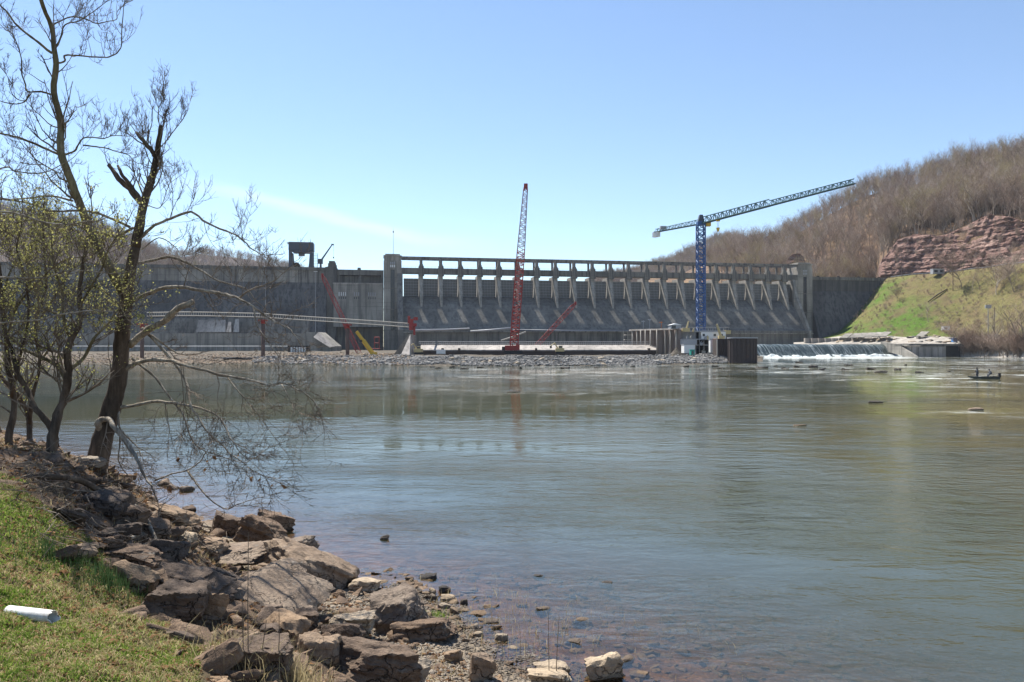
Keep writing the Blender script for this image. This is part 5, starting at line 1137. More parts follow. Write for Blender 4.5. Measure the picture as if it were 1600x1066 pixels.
# trees and bushes on the grass slope and river bank
def slope_pt(px, py):
    T = np.linspace(2.0, 4.0, 400); P = rb_s(np.full(400, float(px)), T); yy = HY - (P[:, 2] - CH) / P[:, 1] * FPX
    return P[np.argmin(abs(yy - py))]
for i, (x, y, hpx, kind, lab) in enumerate([(1503, 449, 44, 's', 'round bushy bare tree at the top of the grass slope beside the dark pole'), (1520, 455, 30, 't', 'leaning bare tree right of the bushy tree on the grass slope'), (1531, 452, 26, 't', 'short bare tree in the middle of the slope group'), (1557, 461, 42, 's', 'wide bare thicket on the right of the grass slope'), (1585, 456, 38, 's', 'bare thicket near the right edge of the grass slope'), (1402, 470, 14, 's', 'small dry bush lying on the middle of the grass slope'), (1451, 503, 36, 't', 'broken bare tree standing alone on the lower grass slope')]):
    p = slope_pt(x, y); hh = hpx / FPX * p[1]
    pm = (protos[(i * 3) % 7], 18) if kind == 't' else (shrubs[i % 3], 9)
    place_tree(pm[0], (p[0], p[1], p[2] - .2), (hh / pm[1] * (1.25 if kind == 's' else .9), hh / pm[1]), i * 1.3, lab, name='bare_tree' if kind == 't' else 'bare_bush', cat='tree' if kind == 't' else 'bush')
lg = slope_pt(1468, 466); a_ = Vector(slope_pt(1450, 474)) + Vector((0, 0, .8)); b_ = Vector(slope_pt(1480, 453)) + Vector((0, 0, .6))
tag(MB().tube([a_, a_.lerp(b_, .5) + Vector((0, 0, .5)), b_], [.3, .45, .35], 7).build('fallen_log', M['bark_dark'], None, True), 'dark fallen log lying diagonally on the grass slope', 'log')
bs = [(1508, 548, 38), (1520, 553, 44), (1531, 556, 56), (1543, 557, 62), (1552, 553, 50), (1562, 557, 66), (1574, 558, 72), (1583, 556, 60), (1593, 559, 84), (1606, 558, 90), (1515, 556, 26), (1538, 558, 30), (1568, 559, 30), (1588, 560, 34), (1622, 561, 95), (1640, 562, 90), (1549, 540, 60), (1578, 538, 66), (1599, 536, 76)]
ORD = ['first from the left', 'second from the left', 'third from the left', 'fourth from the left', 'fifth from the left', 'sixth from the left', 'seventh from the left', 'eighth from the left', 'ninth from the left', 'tenth from the left', 'eleventh from the left', 'twelfth from the left', 'next to last', 'last one', 'last one']
for i, (x, y, hpx) in enumerate(bs):
    T = np.linspace(.6, 3.0, 300); P = rb_s(np.full(300, float(x)), T); yy = HY - (P[:, 2] - CH) / P[:, 1] * FPX; p = P[np.argmin(abs(yy - y))]; hh = hpx * .82 / FPX * p[1]
    big = hpx > 40; pm = (protos[i % 7], 18) if big else (shrubs[i % 3], 9)
    place_tree(pm[0], (p[0], p[1], max(0, p[2]) - .2), (hh / pm[1] * (1.05 if big else 1.6), hh / pm[1]), i * 2.1, ('tall bare riverside tree below the grass slope, %s along the right bank' % ORD[sorted([b[0] for b in bs if b[2] > 40]).index(x)] if big else 'low bare brown bush at the water edge, %s along the right bank' % ORD[sorted([b[0] for b in bs if b[2] <= 40]).index(x)]), ('bare trees along the right bank' if big else 'low bare bushes along the right bank'), name='bare_tree' if big else 'bare_bush', cat='tree' if big else 'bush')
sc_ = rb_s(q.uniform(1330, 1660, 420), q.uniform(3.02, 3.98, 420)); gn_scatter('slope_scrub', sc_, q.uniform(.05, .22, 420), q.uniform(0, 6, 420), q.integers(0, 3, 420), shrubs, 'low dry scrub scattered over the grass slope')
cs_ = hr_s(q.uniform(1390, 1640, 130), q.uniform(1.1, 2.05, 130)) + nrm_ * 3.2; gn_scatter('cliff_scrub', cs_, q.uniform(.12, .4, 130), q.uniform(0, 6, 130), q.integers(0, 3, 130), shrubs, 'scrub growing in the ledges of the red cliff')
bankstuff = []
for i in range(260):
    x = random.uniform(1503, 1700); p = rb_s(np.array([x]), np.array([random.uniform(.95, 2.0)]))[0]; bankstuff.append((p[0], p[1], p[2] - .1))
gn_scatter('bank_brush', bankstuff, [random.uniform(.25, .6) for _ in bankstuff], [random.uniform(0, 6) for _ in bankstuff], [random.randrange(3) for _ in bankstuff], shrubs, 'tangled brown brush on the right river bank')

# ------------------------------------------------------------------ near boulders
BR, DR, PR = 'brown_rock', 'dark_rock', 'pale_rock'
RK = [ # cx, base y, w px, h px, yaw, roll, material, blocky, depth ratio, label
 (487, 930, 126, 62, .5, .55, BR, .85, .7, 'large tilted tan boulder with a dark overhanging right face at the water edge'),
 (443, 882, 86, 34, .3, -.3, BR, .6, .7, 'tan boulder with sloping top behind the large tilted boulder'),
 (401, 861, 82, 48, .8, .35, DR, .8, .7, 'dark angular boulder with a ridge pointing left at the water edge'),
 (422, 838, 58, 34, 1.4, .3, DR, .7, .7, 'rough dark boulder farthest out along the rocky point'),
 (350, 843, 50, 38, .2, .3, DR, .8, .8, 'upright dark boulder at the left end of the rocky point'),
 (420, 958, 128, 34, -.35, .42, BR, .95, 1.4, 'big flat brown slab tilted towards the right in the middle of the rocks'),
 (619, 990, 80, 56, .2, -.25, BR, .65, .8, 'rounded brown boulder overhanging the pebble beach'),
 (655, 1005, 104, 30, .15, -.08, DR, .85, .5, 'long dark slab under the rounded boulder on the pebble beach'),
 (545, 993, 74, 30, .2, .1, PR, .8, .8, 'flat pale layered slab left of the rounded boulder'),
 (532, 1010, 66, 30, .3, .1, DR, .8, .7, 'small dark boulder in front of the pale layered slab'),
 (572, 1075, 148, 62, .1, .22, DR, .85, .6, 'very large dark split boulder at the bottom of the picture'),
 (400, 1072, 96, 66, .2, .05, DR, .95, .8, 'square dark boulder behind the dry stems at the bottom'),
 (180, 880, 124, 22, -.1, .1, DR, 1, .6, 'long thin plank like slab lying over the grass edge'),
 (278, 925, 122, 24, -.05, .16, DR, 1, .7, 'second long flat slab lower to the right of the plank like slab'),
 (205, 930, 62, 42, .1, .3, BR, .8, .8, 'reddish brown block beside the grass edge'),
 (272, 972, 84, 56, .3, .1, DR, .7, .8, 'broad boulder draped with dry grass'),
 (330, 980, 40, 50, .5, .5, BR, .9, .6, 'leaning pale edged block right of the grass draped boulder'),
 (348, 928, 44, 34, .5, .3, DR, .9, .7, 'small dark block above the big flat slab'),
 (350, 884, 112, 22, .05, -.05, BR, .95, .9, 'wide flat pale ledge behind the big flat slab'),
 (320, 868, 60, 22, .2, .0, BR, .9, .8, 'flat brown ledge stone near the rocky point'),
 (256, 818, 76, 24, .1, .15, BR, .8, .7, 'long pale rock at the water edge below the hanging branches'),
 (298, 843, 24, 20, .6, .1, DR, .8, .8, 'small black block alone at the water edge'),
 (275, 852, 54, 20, .1, .1, PR, .9, .7, 'flat pale stone between black block and long pale rock'),
 (230, 846, 66, 30, .7, .2, DR, .8, .8, 'dark jumbled rock below the tree, upper one'),
 (190, 820, 60, 30, .4, .1, DR, .8, .8, 'dark rock close to the right of the big trunk'),
 (160, 800, 56, 26, .4, .2, DR, .7, .8, 'dark rock at the foot of the big trunk'),
 (245, 880, 66, 34, .9, .2, DR, .8, .8, 'dark broken rock above the second long slab'),
 (130, 730, 50, 14, .2, .0, PR, .9, .8, 'pale flat rock behind the big trunk'),
 (440, 1010, 70, 46, -.4, .35, BR, .8, .8, 'grey brown slab in front of the big flat slab'),
 (492, 1050, 60, 50, .2, .2, BR, .8, .8, 'tan block between the square dark boulder and the split boulder'),
 (472, 985, 46, 26, .8, .2, DR, .8, .8, 'small dark stone at the lower edge of the big flat slab'),
 (566, 926, 48, 17, .1, .0, PR, .9, .9, 'cracked pale flat stone right of the large tilted boulder'),
 (948, 1066, 56, 38, .3, -.2, PR, .9, .8, 'pale pointed rock alone in the shallow water at the bottom'),
 (866, 1054, 52, 14, .0, .0, PR, .9, .7, 'long pale flat stone at the edge of the pebbles'),
 (858, 1072, 64, 18, .1, .0, PR, .9, .8, 'lowest pale flat stone at the bottom of the beach'),
 (707, 1040, 30, 18, .3, .1, BR, .8, .8, 'tan stone in the middle of the pebble beach'),
 (750, 1070, 36, 44, .4, .3, BR, .8, .8, 'upright tan stone at the lower right of the beach'),
 (650, 1075, 34, 40, .5, .3, PR, .9, .7, 'pale wedge stone right of the split boulder'),
 (600, 968, 26, 12, .4, .1, BR, .8, .8, 'small stone beside the overhanging boulder'),
]
k_dn = Vector((0, 0, 0))
for i, (cx_, by, w, h, yaw, roll, mt, blk, dr, lab) in enumerate(RK):
    x, Y, z = ground_at(cx_, by - h * .12)
    sc = Y / FPX; W = w * sc; H = h * sc * 1.02
    cz = CH - ((by - h / 2) - HY) / FPX * Y; D = W * dr
    o = rock('boulder' if min(w, h) > 24 else 'flat_stone', 1000 + i * 7, (x, Y + D * .25, cz - H * .08), (W * .62, D * .60, H * .66 + .02), (0, roll, yaw * .6), M[mt], 5 if w > 70 else 4, lab, 'boulder' if min(w, h) > 24 else 'stone', blocky=blk, strata=.09 if blk > .7 else .05, rough=.13)
jr = random.Random(77)
for i in range(52):
    px_, py_ = (jr.uniform(95, 300), jr.uniform(755, 880)) if i < 34 else (jr.uniform(285, 480), jr.uniform(880, 1060))
    x, Y, z = ground_at(px_, py_); w = jr.uniform(.14, .36)
    rock('bank_stone', 3000 + i, (x, Y, z + w * .18), (w, w * jr.uniform(.6, 1), w * jr.uniform(.22, .6)), (jr.uniform(-.5, .5), jr.uniform(-.5, .5), jr.uniform(0, 6)), M[jr.choice([DR, DR, BR])], 3, 'dark angular stone in the jumble below the leaning trunk' if i < 34 else 'angular brown stone wedged among the big boulders', 'stone', 'stones jumbled below the leaning trunk' if i < 34 else 'stones wedged among the big boulders', blocky=.95, rough=.12)
# small stones at the water edge and under the water
for i, (x, y, w, mt, lab) in enumerate([(694, 922, 19, 'wet_rock', 'dark flat stone farthest out at the beach edge'), (676, 927, 11, PR, 'small pale stone left of the dark flat stone'), (701, 936, 23, PR, 'pale slab stone standing out at the beach edge'), (725, 943, 12, 'wet_rock', 'small dark round stone in the shallows'), (695, 950, 18, PR, 'white topped stone below the pale slab stone'), (711, 958, 13, BR, 'brown stone touching the beach edge'), (677, 936, 12, BR, 'low brown stone nearest the rounded boulder'), (748, 957, 36, BR, 'flat brown slab just under the water'), (767, 971, 24, BR, 'flat brown stone awash below the submerged slab'), (748, 994, 14, PR, 'small pale stone at the waterline'), (783, 998, 20, PR, 'white tipped dark stone in the shallows'), (801, 1011, 19, PR, 'bright pale stone with its slab under water'), (815, 1008, 30, BR, 'submerged slab beside the bright pale stone'), (744, 983, 10, PR, 'tiny pale stone by the beach'), (910, 967, 28, BR, 'submerged tan slab farthest right'), (893, 1000, 22, BR, 'submerged pointed slab in the brown shallows'), (668, 902, 30, 'wet_rock', 'long low dark rock awash left of the weeds'), (947, 910, 22, 'wet_rock', 'faint submerged dark rock out in the river'), (842, 899, 18, 'wet_rock', 'dark submerged rock near the deep water'), (975, 1030, 30, BR, 'submerged brown slab right of the pale pointed rock'), (848, 950, 24, BR, 'submerged brown slab behind the weeds'), (1000, 1050, 26, BR, 'submerged slab at the bottom edge right of the pointed rock'), (553, 904, 16, 'wet_rock', 'dark stone touching the water beside the tilted boulder'), (600, 842, 12, 'wet_rock', 'tiny tip of rock breaking the ripples offshore')]):
    Y = CH / ((y - HY) / FPX); X = xat(x, Y); g_ = float(bank_h(X, Y)); W = w / FPX * Y; sub_ = 'submerged' in lab or 'under' in lab or 'awash' in lab
    hh = max(.05, W * .28); z = (-.01 - hh * .55 if sub_ else .0); 
    if not sub_: hh = max(hh, .1)
    if 'awash' in lab: z += .03
    rock('shore_stone', 2000 + i, (X, Y, z), (W * .6, W * .45, hh), (random.uniform(-.12, .12), random.uniform(-.12, .12), random.uniform(-.6, .6)), M[mt], 3, lab, 'stone', strata=.03)
# pebbles and rubble
def bank_scatter(n, dmin, dmax, xr, yr, seed):
    q_ = np.random.default_rng(seed); X = q_.uniform(*xr, n * 6); Y = q_.uniform(*yr, n * 6); d = shore_dist(X, Y); m_ = (d > dmin) & (d < dmax) & (np.abs(X / np.maximum(Y, .1)) < .78); X, Y = X[m_][:n], Y[m_][:n]
    return np.stack([X, Y, bank_h(X, Y)], 1)
p = bank_scatter(14000, -.5, 3.0, (-3.6, 2.6), (8, 15.5), 1); q_ = np.random.default_rng(3)
tag(rocks_stuff('pebbles', p, q_.uniform(.012, .05, len(p)) , M['pale_rock'], 5, 1, .6, True), 'pale pebbles of the small beach', kind='stuff')
p = bank_scatter(260, -.2, 2.8, (-3.4, 2.6), (8, 15.5), 9); tag(rocks_stuff('cobbles', p, q_.uniform(.05, .12, len(p)), M['brown_rock'], 6, 2, .6, True), 'scattered cobbles on the small beach', kind='stuff')
p = bank_scatter(1500, .2, 5.6, (-16, -1), (6.5, 26), 4); tag(rocks_stuff('rock_rubble', p + [0, 0, .0], .06 + .26 * q_.uniform(0, 1, len(p)) ** 2.2, M['dark_rock'], 7, 2, .5, True), 'dark broken rubble filling the gaps between the boulders', kind='stuff')
p = bank_scatter(420, 2.2, 7.0, (-4.2, -.4), (4.8, 9.5), 44); p = p[turf(p[:, 0], p[:, 1]) < .4]; tag(rocks_stuff('broken_stone', p, .03 + .16 * q_.uniform(0, 1, len(p)) ** 2, M['brown_rock'], 17, 2, .5, True), 'broken stones and chips between the grass and the boulders', kind='stuff')
p = bank_scatter(1700, -7, -.2, (-3.5, 9), (6, 17), 5); tag(rocks_stuff('river_bed_stones', p, q_.uniform(.04, .24, len(p)) ** 1.2, M['brown_rock'], 8, 1, .3, True), 'brown stones on the river bed under the shallow water', kind='stuff')
# white broken plastic pipe
x, Y, z = ground_at(50, 968); pp_ = tag(bpy.data.objects.new('plastic_pipe', bpy.data.meshes.new('plastic_pipe')), 'broken white plastic pipe piece lying on the grass', 'pipe'); COL.objects.link(pp_)
L_, r0 = .52, .068; V, F = [], []; n1, n2 = 14, 28
for s_ in (1, .93):
    for i in range(n1 + 1):
        for k in range(n2):
            a = 2 * math.pi * k / n2; end = L_ * (1 - .05 * (math.sin(3 * a) + 1) * (1 if i == n1 else 0) - (.09 if i == n1 and k < 9 else 0)); V.append((-L_ / 2 + (end * i / n1 if i < n1 else end), r0 * s_ * math.cos(a), r0 * s_ * math.sin(a) * .93))
W_ = (n1 + 1) * n2
for i in range(n1):
    for k in range(n2):
        a, b, c_, d_ = i * n2 + k, i * n2 + (k + 1) % n2, (i + 1) * n2 + (k + 1) % n2, (i + 1) * n2 + k; F += [(a, b, c_, d_), (W_ + a, W_ + d_, W_ + c_, W_ + b)]
for k in range(n2): k2 = (k + 1) % n2; F += [(k, W_ + k, W_ + k2, k2), (n1 * n2 + k, n1 * n2 + k2, W_ + n1 * n2 + k2, W_ + n1 * n2 + k)]
pp_.data.from_pydata(V, [], F); pp_.data.polygons.foreach_set('use_smooth', [True] * len(F)); pp_.data.materials.append(M['plastic']); pp_.location = (x, Y, z + .05); pp_.rotation_euler = (0, R(3), R(-8)); pp_.data.set_sharp_from_angle(angle=R(50))

# ------------------------------------------------------------------ grass, straw, leaves on the bank
def blades(name, P, h, w, mat, label, seed, lean=.5, seg=2):
    q_ = np.random.default_rng(seed); n = len(P); a = q_.uniform(0, 2 * np.pi, n); hh = q_.uniform(*h, n); ww = q_.uniform(*w, n); ln = q_.uniform(.1, 1, n) * lean * hh; la = q_.uniform(0, 2 * np.pi, n)
    side = np.stack([np.cos(a), np.sin(a), 0 * a], 1) * ww[:, None] / 2; ld = np.stack([np.cos(la), np.sin(la), 0 * la], 1) * ln[:, None]; up = np.array([0, 0, 1.0]) * hh[:, None]
    b0, b1 = P - side, P + side; m0 = P + ld * .35 + up * .6; tp = P + ld + up * np.sqrt(np.maximum(.05, 1 - (lean * .5) ** 2))
    V = np.stack([b0, b1, m0 + side * .8, m0 - side * .8, tp], 1).reshape(-1, 3); i0 = np.arange(n) * 5
    me = bpy.data.meshes.new(name); F = [None]; Q = np.stack([i0, i0 + 1, i0 + 2, i0 + 3], 1); T = np.stack([i0 + 3, i0 + 2, i0 + 4], 1)
    me.vertices.add(len(V)); me.vertices.foreach_set('co', V.astype(np.float32).ravel()); lp = np.concatenate([Q.ravel(), T.ravel()]); me.loops.add(len(lp)); me.loops.foreach_set('vertex_index', lp.astype(np.int32))
    me.polygons.add(2 * n); me.polygons.foreach_set('loop_start', np.concatenate([np.arange(n) * 4, 4 * n + np.arange(n) * 3]).astype(np.int32)); me.polygons.foreach_set('loop_total', np.concatenate([np.full(n, 4), np.full(n, 3)]).astype(np.int32)); me.update(calc_edges=True)
    o = link(name, me, mat); return tag(o, label, kind='stuff')
def grass_pts(n, seed, dens, near=True):
    q_ = np.random.default_rng(seed); out = []; tot = 0
    while tot < n:
        Y = 2.6 + 16 * q_.uniform(0, 1, 60000) ** 1.9; u = q_.uniform(-.78, .05, 60000); X = u * Y; z0 = bank_h(X, Y, False)
        m_ = (turf(X, Y) > .5) & (q_.uniform(0, 1, 60000) < dens(X, Y)); X, Y = X[m_], Y[m_]
        out.append(np.stack([X, Y, bank_h(X, Y) - .005], 1)); tot += len(X)
    return np.concatenate(out)[:n]
pat = lambda X, Y: sstep(-.25, .45, fbm(X * 1.1, Y * 1.1, o=4))
blades('grass_blades', grass_pts(80000, 1, lambda X, Y: .35 + .65 * pat(X, Y)), (.02, .07), (.004, .011), M['grass'], 'short green grass on the near bank', 11, 1.1)
blades('dry_grass', grass_pts(60000, 2, lambda X, Y: .5 + .5 * (1 - pat(X, Y))), (.02, .08), (.003, .007), M['straw'], 'dry straw and thatch among the grass on the near bank', 12, 2.2)
blades('clover_leaves', grass_pts(16000, 3, lambda X, Y: pat(X + 5, Y + 3) ** 2), (.015, .035), (.014, .03), M['grass'], 'broad leaved green weeds on the near bank', 13, 1.5)
blades('leaf_litter', grass_pts(11000, 4, lambda X, Y: .4 + 0 * X), (.02, .05), (.02, .045), M['dead_leaf'], 'brown fallen leaves scattered on the near bank', 14, 3.0)
p = bank_scatter(16000, 1.2, 6.5, (-16, -.5), (6.5, 26), 14); m_ = fbm(p[:, 0] * .9, p[:, 1] * .9, o=3) > -.1; p = p[m_]
blades('bank_thatch', p, (.03, .16), (.004, .010), M['straw'], 'dead grass and roots between the rocks', 15, 1.6)
p = bank_scatter(6000, 1.0, 6.5, (-16, -.5), (6.5, 26), 24); blades('rock_leaf_litter', p + [0, 0, .01], (.03, .07), (.03, .07), M['dead_leaf'], 'dead leaves caught between the rocks', 16, 2.5)
p = []
for cx_, cy_, n in ((170, 900, 600), (75, 850, 260)):
    x, Y, z = ground_at(cx_, cy_ + 20)
    for k in range(n): a, rr = random.uniform(0, 6.28), random.gauss(0, .22); X_, Y_ = x + rr * math.cos(a), Y + rr * math.sin(a) * 1.5; p.append((X_, Y_, float(bank_h(X_, Y_))))
blades('wild_onion_tuft', np.array(p), (.12, .26), (.004, .008), M['dgreen'], 'dark green wild grass tufts at the grass edge', 17, .35)
x, Y, z = ground_at(683, 965); p = np.array([(x + random.gauss(0, .1), Y + random.gauss(0, .12), z) for _ in range(160)]); p[:, 2] = bank_h(p[:, 0], p[:, 1]); blades('beach_grass_tuft', p, (.05, .11), (.005, .01), M['grass'], 'small bright grass tuft behind the rounded boulder', 18, .8)
# upright dead reeds in the shallows
q_ = np.random.default_rng(8); X = q_.normal(.6, 1.5, 900); Y = q_.normal(13.6, 1.1, 900); d = shore_dist(X, Y); m_ = (d < .3) & (d > -3.2); p = np.stack([X[m_], Y[m_], bank_h(X[m_], Y[m_])], 1); p[:, 2] = np.maximum(p[:, 2], -.15)
blades('reed_stubble', p, (.08, .3), (.004, .008), M['straw'], 'thin dead stalks standing in the shallows', 19, .8)
# ------------------------------------------------------------------ the riverside trees
TQ = random.Random(31)
def cr_spline(P, n):                       # Catmull-Rom through points
    P = [P[0] * 2 - P[1]] + P + [P[-1] * 2 - P[-2]]; out = []
    for i in range(1, len(P) - 2):
        for k in range(n):
            t_ = k / n; a, b, c_, d_ = P[i - 1], P[i], P[i + 1], P[i + 2]
            out.append(.5 * ((2 * b) + (c_ - a) * t_ + (2 * a - 5 * b + 4 * c_ - d_) * t_ * t_ + (3 * b - a - 3 * c_ + d_) * t_ ** 3))
    out.append(P[-2]); return out
class Tree:
    def __init__(s, name, label, base, Y, twigmat, group=None):
        s.o = thing(name, label, 'tree', base, 0, group); s.base = Vector(base); s.Y = Y; s.tm = twigmat; s.tw = MB(); s.tips = []
    def limb(s, pts, r0, r1, mat, name='limb', dY=0, kids=10, klen=1.5, cut=False, up=.25, n=4, seg=8, lvl=2, rough=.12, kf=.2):
        """pts in photo pixels at distance Y (+ drifting dY towards the tip)"""
        m_ = len(pts); Pw = [at(x, y, s.Y + dY * i / (m_ - 1)) - s.base for i, (x, y) in enumerate(pts)]
        for i in range(1, m_ - 1): Pw[i] = Pw[i] + Vector((0, TQ.uniform(-.12, .12), 0))
        C = cr_spline(Pw, n); N = len(C); rad = []
        L = sum((C[i + 1] - C[i]).length for i in range(N - 1))
        for i in range(1, N - 1): C[i] = C[i] + Vector((TQ.uniform(-1, 1), TQ.uniform(-1, 1), TQ.uniform(-1, 1))) * min(r0, .05) * rough * 2.2
        for i in range(N): f = i / (N - 1); rad.append((r0 + (r1 - r0) * f) * (1 + TQ.uniform(-rough, rough)))
        MB().tube(C, rad, seg, True).build(name, M[mat], s.o, True)
        for k in range(kids):
            f = TQ.uniform(kf, 1.0) ** .8; i = min(N - 2, int(f * (N - 1))); p = C[i].lerp(C[i + 1], f * (N - 1) - i); d = (C[i + 1] - C[i]).normalized()
            a = TQ.uniform(0, 6.28); side = d.orthogonal().normalized(); side = Matrix.Rotation(a, 3, d) @ side; side.y *= .75
            nd = (d * TQ.uniform(.2, .8) + side * .9 + Vector((0, 0, up))).normalized()
            s.twig(p, nd, klen * TQ.uniform(.45, 1.15) * (1.15 - .5 * f), max(.006, rad[i] * .30), lvl, up)
        if not cut: s.twig(C[-1], (C[-1] - C[-2]).normalized(), klen * .8, max(r1, .006), lvl, up)
        return C
    def twig(s, p, d, L, r, lvl, up=.25):
        n = 6 if lvl > 0 else 4; pts = [p.copy()]; cur = p.copy(); dd = d.copy(); zig = Vector((TQ.uniform(-1, 1), TQ.uniform(-.6, .6), TQ.uniform(-1, 1))) * .22
        for i in range(n):
            dd = (dd + zig * (1 if i % 2 else -1) + Vector((TQ.uniform(-.2, .2), TQ.uniform(-.15, .15), TQ.uniform(-.16, .2) + up * .28))).normalized(); cur = cur + dd * (L / n); pts.append(cur.copy())
        rm = max(r, .0042); s.tw.tube(pts, [max(.0023, rm * (1 - .72 * i / n)) for i in range(n + 1)], 4 if lvl > 1 else 3, False)
        if lvl > 0:
            for k in range(TQ.choice([3, 4, 5])):
                f = TQ.uniform(.15, .95) * n; i = min(n - 1, int(f)); q_ = pts[i].lerp(pts[i + 1], f - i); sd_ = Vector((TQ.uniform(-1, 1), TQ.uniform(-.7, .7), TQ.uniform(-.5, 1)))
                s.twig(q_, (dd * .5 + sd_ * .8).normalized(), L * TQ.uniform(.3, .6), rm * .55, lvl - 1, up)
        else: s.tips.append((pts[-1], pts[-2], pts[-3]))
    def finish(s, buds=None, nb=0, size=.03, filt=None, leafs=0):
        o = s.tw.build('twigs', M[s.tm], s.o); o['kind'] = 'stuff'
        if buds:
            V, F = [], []; tp = [t_ for t_ in s.tips if filt is None or filt(t_[0] + s.base)]
            for j in range(nb):
                a, b, c_ = TQ.choice(tp); p = (a if TQ.random() < .5 else b).lerp(c_, TQ.random()) + Vector((TQ.gauss(0, .03), TQ.gauss(0, .03), TQ.gauss(0, .03))); z_ = size * TQ.uniform(.5, 1.3)
                u = Vector((TQ.gauss(0, 1), TQ.gauss(0, 1), TQ.gauss(0, 1))).normalized() * z_; v_ = u.orthogonal().normalized() * z_ * .6; k = len(V); V += [p - u, p + v_, p + u, p - v_]; F.append((k, k + 1, k + 2, k + 3))
            me = bpy.data.meshes.new('foliage'); me.from_pydata([tuple(v) for v in V], [], F); fo = link('foliage', me, M[buds], s.o); fo['kind'] = 'stuff'
BD, BP, BO = 'bark_dark', 'bark_pale', 'bark_olive'
x, Yt, z = ground_at(158, 762)
Yt = 15.0; bx = at(152, 768, Yt)
T1 = Tree('sycamore_tree', 'large leafless riverside tree with dark leaning trunk, broken top and drooping pale branches', bx, Yt, 'twig')
T1.limb([(148, 790), (153, 752), (162, 695), (173, 645), (184, 590), (194, 530), (200, 480), (206, 425), (212, 385)], .235, .09, BD, 'trunk', kids=0, cut=True, seg=16, n=6, rough=.05)
T1.limb([(212, 386), (220, 350), (230, 305), (240, 262), (247, 225), (252, 196)], .10, .042, BD, 'trunk', kids=12, klen=.95, cut=True, seg=12, rough=.06, up=.6)
T1.limb([(199, 470), (188, 445), (168, 412), (146, 375), (128, 338), (113, 285), (100, 240), (90, 190), (84, 143), (88, 101), (83, 72), (75, 38), (68, 0), (58, -60)], .10, .03, BO, 'trunk', dY=-.8, kids=16, klen=1.1, seg=10, up=.35, rough=.04)
